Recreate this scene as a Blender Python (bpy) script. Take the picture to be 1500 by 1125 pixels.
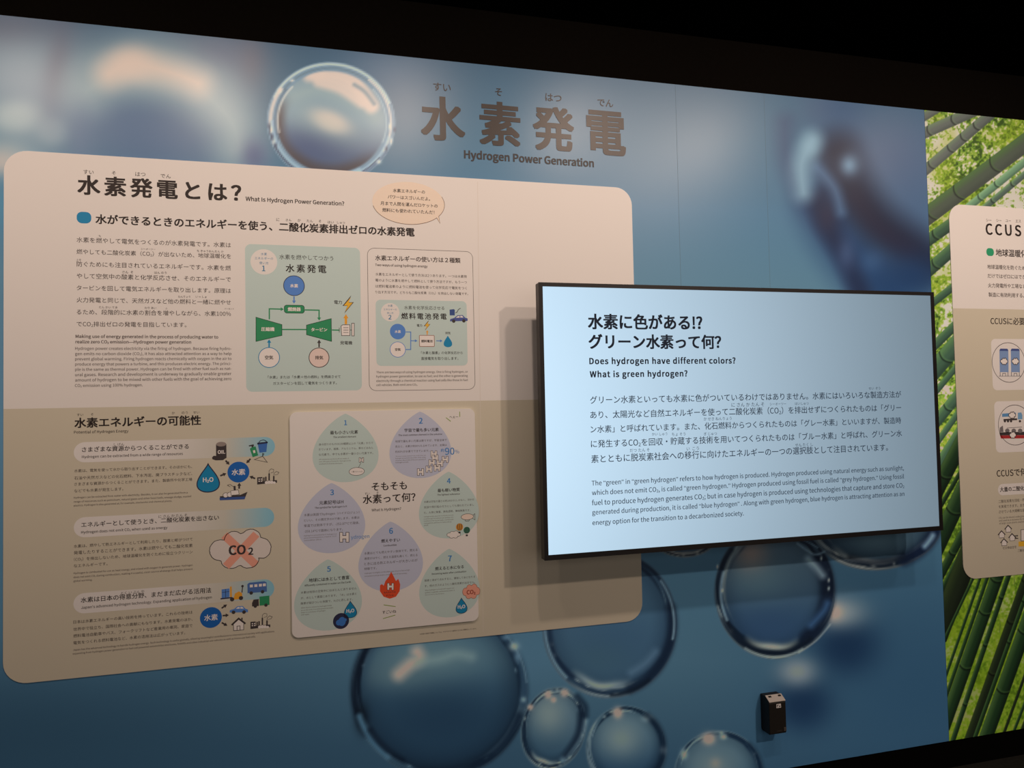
import bpy, math, os
import numpy as np
from mathutils import Vector, Matrix, Euler
from mathutils.geometry import tessellate_polygon

S = bpy.context.scene
C = S.collection
for o in list(bpy.data.objects):
    bpy.data.objects.remove(o)

# ------------------------------------------------------------------ camera
EYE = 1.505          # eye height above the floor
DIST = 2.55          # distance from the exhibition wall (the wall face is y = 0)
FPX = 1100.0
YAW, PITCH, ROLL = 0.2657558, 0.0332102, -0.0207762
_cy, _sy, _cp, _sp = math.cos(YAW), math.sin(YAW), math.cos(PITCH), math.sin(PITCH)
FW = Vector((_sy * _cp, _cy * _cp, _sp))
_r0 = Vector((_cy, -_sy, 0)); _u0 = _r0.cross(FW)
RT = math.cos(ROLL) * _r0 + math.sin(ROLL) * _u0
UP = -math.sin(ROLL) * _r0 + math.cos(ROLL) * _u0
CAM = Vector((0, -DIST, EYE))
cd = bpy.data.cameras.new('camera')
cd.sensor_fit = 'HORIZONTAL'; cd.sensor_width = 36.0; cd.lens = 36.0 * FPX / 1500.0
cd.clip_start = 0.05; cd.clip_end = 100
cam = bpy.data.objects.new('camera', cd); C.objects.link(cam)
M = Matrix((RT, UP, -FW)).transposed().to_4x4(); M.translation = CAM
cam.matrix_world = M
S.camera = cam

# ------------------------------------------------------------------ world, exposure
wd = bpy.data.worlds.new('world'); S.world = wd; wd.use_nodes = True
wd.node_tree.nodes['Background'].inputs[0].default_value = (0.9, 0.8, 0.7, 1)
wd.node_tree.nodes['Background'].inputs[1].default_value = 0.0
S.view_settings.view_transform = 'Standard'; S.view_settings.look = 'None'
S.view_settings.gamma = 1.0; S.view_settings.exposure = 0.0
S.view_settings.use_curve_mapping = False
S.cycles.max_bounces = 5; S.cycles.diffuse_bounces = 3; S.cycles.glossy_bounces = 3

# ------------------------------------------------------------------ lamps of the hall and an added fill
WARM = (1.0, 0.765, 0.62)
def spot(name, loc, target, watts, angle, blend, radius, col=WARM):
    l = bpy.data.lights.new(name, 'SPOT'); l.energy = watts; l.color = col
    l.spot_size = math.radians(angle); l.spot_blend = blend; l.shadow_soft_size = radius
    o = bpy.data.objects.new(name, l); C.objects.link(o); o.location = loc
    o.rotation_euler = (Vector(target) - Vector(loc)).to_track_quat('-Z', 'Y').to_euler()
    return o
# row of track spots washing the wall from close by, one far spot on the right, and an added area light that fills the shadows
for X in (-2.1, -1.25, -0.4, 0.52, 1.42, 2.3, 3.2, 4.1):
    spot('wall_washer_spot', (X, -1.5, 3.1), (X, 0.0, 2.1), 43, 85, 1.0, 0.055)
spot('far_spot', (3.3, -4.2, 4.0), (1.5, 0, 1.5), 230, 58, 0.8, 0.09)
al = bpy.data.lights.new('hall_fill', 'AREA'); al.shape = 'RECTANGLE'; al.size = 11; al.size_y = 3
al.energy = 62; al.color = (1.0, 0.84, 0.75)
ao = bpy.data.objects.new('hall_fill', al); C.objects.link(ao); ao.location = (1.0, -6.6, 1.9)
ao.rotation_euler = (math.radians(90), 0, 0)

# ------------------------------------------------------------------ helpers
def w2(px, py, off=0.0):
    """point of the plane y = -off seen at photo pixel (px, py) -> (X, Z)"""
    d = RT * ((px - 750) / FPX) - UP * ((py - 562.5) / FPX) + FW
    t = (DIST - off) / d.y
    return (d.x * t, EYE + d.z * t)
def lin(c):
    return tuple(((v / 255) / 12.92 if v / 255 <= 0.04045 else ((v / 255 + 0.055) / 1.055) ** 2.4) for v in c)

_mats = {}
def mat(name, rgb, rough=0.55, spec=0.3, emit=None, estr=0.0, metal=0.0, noise=0.0):
    if name in _mats: return _mats[name]
    m = bpy.data.materials.new(name); m.use_nodes = True
    nt = m.node_tree; b = nt.nodes['Principled BSDF']
    c = lin(rgb)
    b.inputs['Base Color'].default_value = (*c, 1)
    b.inputs['Roughness'].default_value = rough
    b.inputs['Specular IOR Level'].default_value = spec
    b.inputs['Metallic'].default_value = metal
    if noise:
        n = nt.nodes.new('ShaderNodeTexNoise'); n.inputs['Scale'].default_value = 60
        mx = nt.nodes.new('ShaderNodeMix'); mx.data_type = 'RGBA'
        tc = nt.nodes.new('ShaderNodeTexCoord')
        nt.links.new(tc.outputs['Object'], n.inputs['Vector'])
        nt.links.new(n.outputs['Fac'], mx.inputs['Factor'])
        mx.inputs['A'].default_value = (*[v * (1 - noise) for v in c], 1)
        mx.inputs['B'].default_value = (*[min(1, v * (1 + noise)) for v in c], 1)
        nt.links.new(mx.outputs['Result'], b.inputs['Base Color'])
    if emit:
        b.inputs['Emission Color'].default_value = (*lin(emit), 1)
        b.inputs['Emission Strength'].default_value = estr
    _mats[name] = m
    return m
def nd(nt, t, **kw):
    n = nt.nodes.new(t)
    for k, v in kw.items(): setattr(n, k, v)
    return n

def root(name, loc, label, cat, group=None):
    o = bpy.data.objects.new(name, None); C.objects.link(o); o.location = loc
    o.empty_display_size = 0.1
    o['label'] = label; o['category'] = cat
    if group: o['group'] = group
    return o
def origin(o):
    while o.parent: o = o.parent
    return Vector(o.location)

FONT = None
try:
    _d = bpy.utils.system_resource('DATAFILES', path='fonts')
    FONT = bpy.data.fonts.load(os.path.join(_d, 'Noto Sans CJK Regular.woff2'))
except Exception:
    FONT = None

CHARS = '—“”※℃、。「」あいうぇえおかがきぎくぐけげこごさざしじすずせぜそただちっつてでとどなにねのはばびふぶへほまみめもゃやゅょよらりるれろわをんアイウェエォオガギクグケゴシジスセゼタチッツトドニネハバパビフブプミムラリルレロワン・ー一上下世両中二人他以会体何使元光全出分利割力効動化占原反収取可号合同向味呼器回固国圧地場増多大天太字学宇宙害家富小工常広底度庭廃役得徴必応性意所技択持指排接文料方日明時暖最月有本植業機段気水汚池油法泥注活海液混温源火炭点無然焼熱燃爆物特献球理生産用界略番発的目直石社移種空立簡約素結緒縮肢能脱自臭船色英蔵行術表製要見記語説豊貢貯資質身車軽輸送透速造運選酸重野量鉄間防陽階際離電頭類飛高！（）＋２？'
_gl = {}
def glyph_batch(chars, res, font=None):
    """outlines of many characters from one text object, one character per row: (points, faces, right end of ink) each"""
    cu = bpy.data.curves.new('t', 'FONT'); cu.size = 1.0; cu.resolution_u = res; cu.space_line = 4.0
    if font: cu.font = font
    cu.body = '\n'.join(chars)
    ob = bpy.data.objects.new('t', cu); me = ob.to_mesh()
    a = np.empty(len(me.vertices) * 3); me.vertices.foreach_get('co', a); a = a.reshape(-1, 3)[:, :2].copy()
    row = np.rint(-(a[:, 1] - 0.2) / 4.0 / 1.0).astype(int)
    pitch = 4.0
    out = []
    fr = [[] for _ in chars]
    for p in me.polygons:
        v = tuple(p.vertices); fr[row[v[0]]].append(v)
    for k in range(len(chars)):
        ix = np.where(row == k)[0]; mp = {int(i): n for n, i in enumerate(ix)}
        co = a[ix].copy()
        if len(co): co[:, 1] += k * pitch
        out.append((co, [tuple(mp[i] for i in f) for f in fr[k]]))
    ob.to_mesh_clear(); bpy.data.objects.remove(ob); bpy.data.curves.remove(cu)
    return out
def glyph(ch, res):
    """outline of one character (em = 1): points, faces, advance"""
    lat = ord(ch) < 0x7f
    if lat: res = 3
    if (res, ch) in _gl: return _gl[res, ch]
    todo = [ch]; font = FONT if lat else None
    if ('set', lat, res) not in _gl:
        _gl['set', lat, res] = True
        todo = [chr(i) for i in range(32, 127)] if lat else sorted(set(CHARS) | {ch})
    rows = ['|', '水|'] + todo + [c + '|' for c in todo if ord(c) < 0x2e80]
    got = dict(zip(rows, glyph_batch(rows, res, font)))
    bar = got['|'][0][:, 0].max(); em = got['水|'][0][:, 0].max() - bar
    for c in todo:
        co, f = got[c]
        adv = (got[c + '|'][0][:, 0].max() - bar) / em if c + '|' in got else 1.0
        _gl[res, c] = (co / em, f, adv)
    return _gl[res, ch]

class P:
    """collects flat or solid pieces (world coordinates) and links them as ONE mesh"""
    def __init__(s, off=0.0):
        s.v = []; s.f = []; s.off = off; s.n = 0
    def lift(s):
        """each further mark of a print lies a few microns over the last, like ink on ink"""
        s.n = (s.n + 1) % 14; return s.n * 4e-6
    # -- pieces in wall coordinates (X, Z)
    def fill(s, pts, off=None):
        y = -(s.off if off is None else off) - s.lift(); b = len(s.v)
        s.v += [(p[0], y, p[1]) for p in pts]
        for t in tessellate_polygon([[Vector((p[0], p[1], 0)) for p in pts]]):
            a, bb, c = (pts[i] for i in t)
            cr = (bb[0] - a[0]) * (c[1] - a[1]) - (bb[1] - a[1]) * (c[0] - a[0])
            s.f.append(tuple(b + i for i in (t if cr > 0 else t[::-1])))
        return s
    def slab(s, pts, y0, y1):
        """solid board: outline pts (X, Z), front at y = -y1, back at y = -y0"""
        ar = sum(pts[i - 1][0] * pts[i][1] - pts[i][0] * pts[i - 1][1] for i in range(len(pts)))
        if ar < 0: pts = pts[::-1]
        b = len(s.v); n = len(pts)
        s.v += [(p[0], -y1, p[1]) for p in pts] + [(p[0], -y0, p[1]) for p in pts]
        for t in tessellate_polygon([[Vector((p[0], p[1], 0)) for p in pts]]):
            a, bb, c = (pts[i] for i in t)
            cr = (bb[0] - a[0]) * (c[1] - a[1]) - (bb[1] - a[1]) * (c[0] - a[0])
            t = t if cr > 0 else t[::-1]
            s.f.append(tuple(b + i for i in t)); s.f.append(tuple(b + n + i for i in t[::-1]))
        for i in range(n):
            j = (i + 1) % n
            s.f.append((b + j, b + i, b + n + i, b + n + j))
        return s
    def box(s, x0, x1, y0, y1, z0, z1):
        b = len(s.v)
        s.v += [(x, y, z) for x in (x0, x1) for y in (y0, y1) for z in (z0, z1)]
        s.f += [tuple(b + i for i in q) for q in ((0, 1, 3, 2), (4, 6, 7, 5), (0, 4, 5, 1), (2, 3, 7, 6), (0, 2, 6, 4), (1, 5, 7, 3))]
        return s
    # -- pieces given by photo pixels on this layer's plane
    def poly(s, pts):
        return s.fill([w2(x, y, s.off) for x, y in pts])
    def circ(s, cx, cy, rpx, n=40, sx=1.0):
        c = w2(cx, cy, s.off); r = rpx * s.sc(cx, cy)
        return s.fill([(c[0] + sx * r * math.cos(2 * math.pi * i / n), c[1] + r * math.sin(2 * math.pi * i / n)) for i in range(n)])
    def sc(s, cx, cy):
        return (w2(cx, cy - 5, s.off)[1] - w2(cx, cy + 5, s.off)[1]) / 10
    def ring(s, cx, cy, rpx, wpx, n=40, sx=1.0):
        c = w2(cx, cy, s.off); k = s.sc(cx, cy)
        pts = [(c[0] + sx * rpx * k * math.cos(2 * math.pi * i / n), c[1] + rpx * k * math.sin(2 * math.pi * i / n)) for i in range(n)]
        return s.path(pts, wpx * k, True)
    def path(s, pts, w, closed=False):
        """stroke of width w along pts (X, Z)"""
        n = len(pts); h = w / 2; L, R = [], []
        for i in range(n):
            p = Vector(pts[i])
            a = Vector(pts[i - 1]) if (i > 0 or closed) else None
            c = Vector(pts[(i + 1) % n]) if (i < n - 1 or closed) else None
            d1 = (p - a).normalized() if a is not None else None
            d2 = (c - p).normalized() if c is not None else None
            d1 = d1 or d2; d2 = d2 or d1
            t = (d1 + d2)
            t = t.normalized() if t.length > 1e-6 else d1
            nn = Vector((-t.y, t.x)); k = h / max(0.45, nn.dot(Vector((-d1.y, d1.x))))
            L.append(p + nn * k); R.append(p - nn * k)
        b = len(s.v); y = -s.off - s.lift()
        for i in range(n): s.v += [(L[i].x, y, L[i].y), (R[i].x, y, R[i].y)]
        for i in range(n if closed else n - 1):
            j = (i + 1) % n
            s.f.append((b + 2 * i + 1, b + 2 * j + 1, b + 2 * j, b + 2 * i))
        return s
    def line(s, pts, wpx, closed=False):
        k = s.sc(*pts[0])
        return s.path([w2(x, y, s.off) for x, y in pts], wpx * k, closed)
    def arrow(s, a, b, wpx=2.0, head=5.0):
        k = s.sc(*a); A = Vector(w2(*a, s.off)); B = Vector(w2(*b, s.off))
        d = (B - A).normalized(); n = Vector((-d.y, d.x)); m = B - d * head * k
        s.fill([tuple(q) for q in (A + n * wpx * k / 2, A - n * wpx * k / 2, m - n * wpx * k / 2, m - n * head * .62 * k, B, m + n * head * .62 * k, m + n * wpx * k / 2)])
        return s
    def text(s, body, xl, yl, xr=None, yr=None, h=None, bold=0.0, res=2):
        """one line of lettering. (xl, yl): ink left / mid height of the letters in photo pixels; xr, yr: ink right"""
        gl = []; pen = 0.0
        for ch in body:
            k, dz = (0.6, -0.12) if ch in '₀₁₂₃' else (1.0, 0.0)
            c_ = str('₀₁₂₃'.index(ch)) if k < 1 else ch
            co, fa, adv = glyph(c_, res)
            gl.append((co, fa, pen, k, dz)); pen += adv * k
        ink = [(i, g) for i, g in enumerate(gl) if len(g[0])]
        i0, g0 = ink[0]; i1, g1 = ink[-1]
        bw = bold if bold > .005 else 0.0
        left = g0[2] + g0[0][:, 0].min() * g0[3] - bw; iw = g1[2] + g1[0][:, 0].max() * g1[3] + bw - left
        x0, z0 = w2(xl, yl, s.off); tr = 0.0
        if xr is not None:
            x1, z1 = w2(xr, yl if yr is None else yr, s.off); z0 = (z0 + z1) / 2; wd_ = x1 - x0
            sx = sz = wd_ / iw
            if h is not None:
                sz = h * s.sc((xl + xr) / 2, yl)
                tr = (wd_ / sz - iw) / max(1, i1 - i0)
                if len(ink) > 1 and tr > -0.06: sx = sz
                else: tr = 0.0
        else:
            sx = sz = h * s.sc(xl, yl)
        copies = [(0, 0)] if bold <= 0.005 else [(0, 0)] + [(bold * i, bold * .68 * j) for i in (-1, 0, 1) for j in (-1, 0, 1) if (i or j) and (bold > .015 or i * j)]
        for n_, (co, fa, pn, k, dz) in enumerate(gl):
            if not len(co): continue
            for q_, (du, dv) in enumerate(copies):
                b = len(s.v); y_ = -s.off - q_ * 4e-6
                X = x0 + ((co[:, 0] * k + pn + du - left) + tr * (n_ - i0)) * sx; Z = z0 + (co[:, 1] * k + dv + dz - 0.37) * sz
                s.v += [(float(p), y_, float(q)) for p, q in zip(X, Z)]
                s.f += [tuple(b + i for i in f) for f in fa]
        return s
    def mid(s, body, cx, cy, wpx, **k):
        sl = 0.0
        return s.text(body, cx - wpx / 2, cy, cx + wpx / 2, cy, **k)
    def build(s, name, m, parent=None, label=None):
        """links the mesh; lettering or marks that stand well apart from each other become parts of their own"""
        F = s.f; V = np.array(s.v, float); n = len(V)
        par = list(range(n))
        def find(i):
            while par[i] != i: par[i] = par[par[i]]; i = par[i]
            return i
        for f in F:
            r = find(f[0])
            for j in f[1:]: par[find(j)] = r
        lab = np.array([find(i) for i in range(n)]); ids, isl = np.unique(lab, return_inverse=True); k = len(ids)
        grp = np.zeros(k, int)
        if 1 < k < 40000:
            lo = np.full((k, 3), np.inf); hi = np.full((k, 3), -np.inf)
            np.minimum.at(lo, isl, V); np.maximum.at(hi, isl, V)
            size = (hi - lo).max(1); grp = np.arange(k)
            order = np.argsort(lo[:, 0]); reach = np.maximum(.0195, .5 * size); rmax = reach.max()
            g = list(range(k))
            def fg(i):
                while g[i] != i: g[i] = g[g[i]]; i = g[i]
                return i
            los = lo[order, 0]
            for q_, i in enumerate(order):
                e = np.searchsorted(los, hi[i, 0] + max(.0195, rmax), 'right'); js = order[q_ + 1:e]
                if not len(js): continue
                gap = np.maximum(0, np.maximum(lo[js] - hi[i], lo[i] - hi[js]))
                ok = np.sqrt((gap ** 2).sum(1)) <= np.maximum(.0195, .5 * np.maximum(size[i], size[js]))
                for j in js[ok]: g[fg(int(j))] = fg(int(i))
            grp = np.array([fg(i) for i in range(k)])
        gv = grp[isl]; first = None
        o_ = origin(parent) if parent else Vector((0, 0, 0))
        V = V - np.array(o_)
        for u in dict.fromkeys(gv.tolist()):
            ix = np.where(gv == u)[0]; mp = np.full(n, -1); mp[ix] = np.arange(len(ix))
            me = bpy.data.meshes.new(name)
            me.from_pydata(V[ix].tolist(), [], [tuple(int(mp[i]) for i in f) for f in F if gv[f[0]] == u])
            me.materials.append(m); me.update()
            o = bpy.data.objects.new(name, me); C.objects.link(o)
            if parent: o.parent = parent
            if label: o['label'] = label
            first = first or o
        return first

def rrect(x0, x1, z0, z1, r, n=8):
    pts = []
    for cx, cz, a0 in ((x1 - r, z1 - r, 0), (x0 + r, z1 - r, 90), (x0 + r, z0 + r, 180), (x1 - r, z0 + r, 270)):
        for i in range(n + 1):
            a = math.radians(a0 + 90 * i / n); pts.append((cx + r * math.cos(a), cz + r * math.sin(a)))
    return pts
def prect(tl, tr, br, bl, rpx, off):
    """rounded rectangle on the wall from four photo corners"""
    q = [w2(*p, off) for p in (tl, tr, br, bl)]
    x0 = (q[0][0] + q[3][0]) / 2; x1 = (q[1][0] + q[2][0]) / 2
    z1 = (q[0][1] + q[1][1]) / 2; z0 = (q[2][1] + q[3][1]) / 2
    k = (w2(tl[0], tl[1] - 5, off)[1] - w2(tl[0], tl[1] + 5, off)[1]) / 10
    return rrect(x0, x1, z0, z1, min(rpx * k, (z1 - z0) / 2 * .999))
def tear(tip, cx, bot, hw, m, off, n=48):
    """water drop outline from photo pixels"""
    t = w2(*tip, off); b = w2(cx, bot, off)
    l = w2(cx - hw, (tip[1] + bot) / 2, off); r = w2(cx + hw, (tip[1] + bot) / 2, off)
    cz = (t[1] + b[1]) / 2; hz = (t[1] - b[1]) / 2; W = (r[0] - l[0]) / 2; xc = (t[0] + (l[0] + r[0]) / 2) / 2
    ts = [2 * math.pi * i / n for i in range(n)]
    xs = [math.sin(q) * math.sin(q / 2) ** m for q in ts]; mx = max(xs)
    return [(xc + W * x / mx, cz + hz * math.cos(q)) for x, q in zip(xs, ts)]

# ================================================================== printed walls
WB = 0.11; WT = 2.726; XB = 2.516          # print bottom, print top, border between the two prints
def pix(X, Z):
    """photo pixels of wall points"""
    dx = np.asarray(X, float); dz = np.asarray(Z, float) - EYE
    a = dx * RT.x + DIST * RT.y + dz * RT.z
    b = dx * UP.x + DIST * UP.y + dz * UP.z
    c = dx * FW.x + DIST * FW.y + dz * FW.z
    return 750 + FPX * a / c, 562.5 - FPX * b / c
def npl(c):
    c = np.asarray(c, float) / 255
    return np.where(c <= 0.04045, c / 12.92, ((c + 0.055) / 1.055) ** 2.4)
# how bright a white print shows at each height of the wall; dividing by it gives the ink's own colour
_Z = np.array([-1.35, -1.0, -0.7, 0.0, 0.35, 0.8, 1.25]) + EYE
_W = npl([(118, 104, 96), (131, 115, 106), (146, 128, 117), (172, 150, 136), (205, 178, 160), (222, 196, 178), (222, 196, 178)])
def albedo(obs, Z):
    Lw = np.stack([np.interp(Z, _Z, _W[:, k]) for k in range(3)], 1)
    return np.clip(0.80 * npl(obs) / Lw, 0.006, 0.9)
def ss(a, b, x):
    t = np.clip((x - a) / (b - a), 0, 1); return t * t * (3 - 2 * t)
def vnoise(x, y, seed=0.0):
    ix, iy = np.floor(x), np.floor(y); fx, fy = x - ix, y - iy
    fx = fx * fx * (3 - 2 * fx); fy = fy * fy * (3 - 2 * fy)
    def hsh(a, b):
        q = np.sin(a * 127.1 + b * 311.7 + seed * 17.3) * 43758.5453
        return q - np.floor(q)
    return (hsh(ix, iy) * (1 - fx) + hsh(ix + 1, iy) * fx) * (1 - fy) + (hsh(ix, iy + 1) * (1 - fx) + hsh(ix + 1, iy + 1) * fx) * fy

class Art:
    """a print worked out point by point; px, py are the points, c their colours (0-255)"""
    def __init__(s, px, py, base):
        s.x, s.y = px, py; s.c = np.array(base, float)
        if s.c.ndim == 1: s.c = np.tile(s.c, (len(px), 1))
    def mix(s, m, col):
        s.c += (np.asarray(col, float) - s.c) * np.clip(m, 0, 1)[:, None]
    def uv(s, cx, cy, rx, ry, rot=0):
        a = math.radians(rot); dx, dy = s.x - cx, s.y - cy
        return (dx * math.cos(a) + dy * math.sin(a)) / rx, (-dx * math.sin(a) + dy * math.cos(a)) / ry
    def blob(s, cx, cy, rx, ry, col, a=1.0, rot=0, p=2.0, clip=None):
        u, v = s.uv(cx, cy, rx, ry, rot); m = a * np.exp(-(u * u + v * v) ** (p / 2))
        s.mix(m if clip is None else m * clip, col)
    def stroke(s, pts, w, blur, col, a=1.0, clip=None, smooth=True):
        if smooth and len(pts) > 2:
            q = []
            e = [pts[0]] + list(pts) + [pts[-1]]
            for i in range(1, len(e) - 2):
                p0, p1, p2, p3 = (np.array(e[k], float) for k in (i - 1, i, i + 1, i + 2))
                for t in np.linspace(0, 1, 6)[:-1]:
                    q.append(.5 * ((2 * p1) + (p2 - p0) * t + (2 * p0 - 5 * p1 + 4 * p2 - p3) * t * t + (3 * p1 - p0 - 3 * p2 + p3) * t ** 3))
            q.append(np.array(pts[-1], float)); pts = q
        d = np.full(len(s.x), 1e9)
        xs = [p[0] for p in pts]; ys = [p[1] for p in pts]; g = w + blur * 2
        sel = np.where((s.x > min(xs) - g) & (s.x < max(xs) + g) & (s.y > min(ys) - g) & (s.y < max(ys) + g))[0]
        X, Y = s.x[sel], s.y[sel]; dd = np.full(len(sel), 1e9)
        for (ax, ay), (bx, by) in zip(pts[:-1], pts[1:]):
            vx, vy = bx - ax, by - ay; L = vx * vx + vy * vy + 1e-9
            t = np.clip(((X - ax) * vx + (Y - ay) * vy) / L, 0, 1)
            dd = np.minimum(dd, np.hypot(X - ax - t * vx, Y - ay - t * vy))
        m = np.zeros(len(s.x)); m[sel] = a * (1 - ss(w / 2 - blur / 2, w / 2 + blur / 2, dd))
        s.mix(m if clip is None else m * clip, col)

def arc(cx, cy, rx, ry, a0, a1, rot=0, n=14, k=1.0):
    r = math.radians(rot); o = []
    for i in range(n):
        a = math.radians(a0 + (a1 - a0) * i / (n - 1)); u, v = rx * k * math.cos(a), ry * k * math.sin(a)
        o.append((cx + u * math.cos(r) - v * math.sin(r), cy + u * math.sin(r) + v * math.cos(r)))
    return o

def bubble(A, cx, cy, rx, ry, rot, top, bot, rim, light, seed=1, thick=1.0, bottom=(55, 130), glow=None, ring=0.15, gain=1.0):
    """one sharp water bubble: body, a rim of refracted dark and bright streaks, glints"""
    u, v = A.uv(cx, cy, rx, ry, rot); r = np.hypot(u, v); th = np.arctan2(v, u)
    e = 1.3 / min(rx, ry); c_, s_ = np.cos(th), np.sin(th)
    ins = 1 - ss(1 - e, 1 + e, r)
    t = ss(-0.85, 0.85, v)[:, None]
    A.c += (np.array(top) * (1 - t) + np.array(bot) * t - A.c) * ins[:, None]
    A.mix(ins * ss(0.55, 0.96, r) * (0.50 + 0.28 * np.sin(th + 0.5)), rim)
    if glow:
        for g in glow: A.blob(*g, clip=ins * (1 - ss(.78, .93, r)))
    rg_ = ring * thick
    band = ss(1 - rg_ * 1.15, 1 - rg_ * .7, r) * (1 - ss(1 - e * 1.6, 1, r))
    k = vnoise(c_ * 1.9 + seed * 7.1, s_ * 1.9 + r * 20, seed) * .6 + vnoise(c_ * 4.3 + seed, s_ * 4.3 + r * 34, seed + 5) * .4
    A.mix(ins * band * ss(.56, .34, k) * .92, rim)
    A.mix(ins * band * ss(.56, .80, k) * .62 * gain * (0.65 + .35 * np.abs(s_)), light)
    if bottom:
        a0, a1 = bottom; d = np.degrees(th); m = (d > a0) & (d < a1)
        f = np.where(m, np.sin(np.clip((d - a0) / (a1 - a0), 0, 1) * math.pi), 0)
        wv = .012 * np.sin(9 * th + seed)
        A.mix(ins * f * np.exp(-((r - 0.835 - wv) / 0.055) ** 2) * 0.85 * gain, light)
        A.mix(ins * f * np.exp(-((r - 0.915 - wv) / 0.022) ** 2) * 0.9, rim)
        A.mix(ins * f * np.exp(-((r - 0.968) / 0.018) ** 2) * 0.65 * gain, light)
    A.mix(np.exp(-((r - 0.99) / (e * 1.1)) ** 2) * (.14 + .2 * ss(-.2, .9, v)), light)
    rg = np.random.RandomState(seed)
    for _ in range(7):
        a = rg.uniform(0, 2 * math.pi); rr = rg.uniform(0.88, 0.95)
        x, y = arc(cx, cy, rx * rr, ry * rr, math.degrees(a), math.degrees(a) + 1, rot, 2)[0]
        A.blob(x, y, rg.uniform(1.4, 2.6), rg.uniform(2, 5), light, 0.6, math.degrees(a) + rot, clip=ins)

def paint_water(px, py):
    # plain water: lighter blue in the middle, deeper to the bottom and right
    yk = [-50, 60, 200, 300, 420, 620, 800, 960, 1100, 1200]
    ck = np.array([(60, 88, 108), (64, 91, 110), (69, 106, 125), (80, 116, 137), (89, 119, 132), (74, 102, 117), (62, 90, 105), (60, 85, 99), (42, 64, 80), (36, 56, 72)], float)
    xs = px * 0
    base = np.stack([np.interp(py - 0.03 * (px - 750), yk, ck[:, k]) for k in range(3)], 1)
    A = Art(px, py, base)
    A.blob(50, 1080, 340, 100, (34, 54, 68), .75)
    A.blob(1350, 1000, 230, 190, (35, 60, 81), .85)  # deeper print, with the television's faint wall shadow darkened in
    A.blob(750, 960, 140, 60, (66, 94, 112), .5)
    # --- out of focus bubble at the upper left
    A.blob(30, 110, 110, 90, (128, 146, 154), .8)
    A.blob(0, 35, 120, 30, (74, 86, 104), .8)
    A.blob(25, 172, 42, 26, (176, 183, 176), .85, p=3)
    A.blob(77, 192, 26, 22, (160, 172, 170), .75, p=3)
    A.blob(10, 225, 60, 30, (150, 165, 165), .8)
    A.blob(2, 240, 30, 22, (214, 184, 164), .8)
    A.blob(2, 300, 20, 40, (80, 128, 146), .9)
    A.blob(86, 90, 20, 70, (88, 90, 106), .75, 8)
    A.blob(205, 52, 70, 22, (98, 122, 138), .7)
    A.blob(220, 105, 120, 48, (158, 168, 168), .8)
    A.blob(330, 75, 60, 30, (92, 102, 122), .7)
    A.blob(370, 88, 22, 40, (112, 104, 112), .6)
    A.blob(212, 196, 120, 62, (86, 106, 131), .95, 12, p=2.6)
    A.stroke([(128, 132), (165, 112), (215, 106), (280, 124), (335, 172), (350, 215)], 54, 80, (166, 176, 170), .85)
    A.stroke([(160, 108), (190, 92), (220, 98), (262, 110), (290, 122)], 30, 54, (226, 194, 172), 1.0)
    A.blob(190, 96, 36, 26, (228, 196, 174), .9, p=2.4)
    A.blob(372, 228, 20, 26, (72, 84, 118), .8)
    A.blob(120, 205, 18, 50, (92, 112, 136), .6)
    A.blob(560, 100, 80, 40, (96, 118, 140), .5)
    # --- large sharp bubble above the panel
    cx, cy, rx, ry, ro = 485, 179, 94.5, 88, 10
    u, v = A.uv(cx, cy, rx, ry, ro); r = np.hypot(u, v); ins = 1 - ss(.988, 1.012, r); core = 1 - ss(.82, .87, r)
    A.mix(ins, (124, 148, 162))
    A.mix(core, (140, 158, 164))
    A.mix(core * ss(-.15, .6, v), (80, 94, 118))
    A.blob(455, 215, 46, 26, (74, 86, 116), .8, clip=core)
    A.mix(core * ss(.6, .84, r) * ss(.25, .7, v), (76, 66, 68))
    A.mix(core * ss(.62, .84, r) * ss(.45, .8, -u) * ss(-.4, .1, v), (84, 70, 70))
    A.stroke([(432, 140), (470, 132), (520, 150), (550, 172)], 18, 30, (166, 178, 170), .6, core)
    for q, w_, a_ in (([(460, 106), (492, 108), (520, 122), (544, 155)], 22, .95), ([(468, 118), (500, 128), (530, 148)], 20, .9), ([(452, 112), (470, 104)], 16, .8)):
        A.stroke(q, w_, 12, (232, 202, 182), a_, core)
    A.blob(484, 178, 30, 15, (232, 200, 180), 1.0, 22, p=3, clip=core)
    A.blob(478, 184, 52, 24, (176, 182, 168), .45, 22, clip=core)
    A.stroke([(519, 124), (534, 134), (548, 152)], 5, 6, (128, 146, 152), .8)
    # rim of that bubble
    A.stroke(arc(cx, cy, rx, ry, 195, 330, ro, k=.965), 3.2, 3, (208, 216, 212), .9)
    A.stroke(arc(cx, cy, rx, ry, 200, 300, ro, k=.90), 2, 3, (104, 122, 132), .8)
    A.stroke(arc(cx, cy, rx, ry, 300, 380, ro, k=.93), 3, 3, (226, 208, 192), .9)
    A.stroke(arc(cx, cy, rx, ry, 310, 372, ro, k=.86), 2.4, 2.5, (172, 186, 186), .8)
    A.stroke(arc(cx, cy, rx, ry, 160, 205, ro, k=.94), 5, 4, (226, 204, 186), .9)
    A.stroke(arc(cx, cy, rx, ry, 150, 208, ro, k=.87), 2.4, 2.5, (92, 112, 130), .8)
    A.stroke(arc(cx, cy, rx, ry, 158, 214, ro, k=.83), 3, 3, (214, 208, 194), .8)
    A.stroke(arc(cx, cy, rx, ry, 110, 165, ro, k=.965), 2.4, 2.5, (52, 62, 84), .9)
    A.stroke(arc(cx, cy, rx, ry, 105, 170, ro, k=.92), 4, 4, (166, 190, 204), .8)
    A.stroke(arc(cx, cy, rx, ry, 20, 90, ro, k=.975), 2.2, 2.5, (96, 116, 138), .9)
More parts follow.
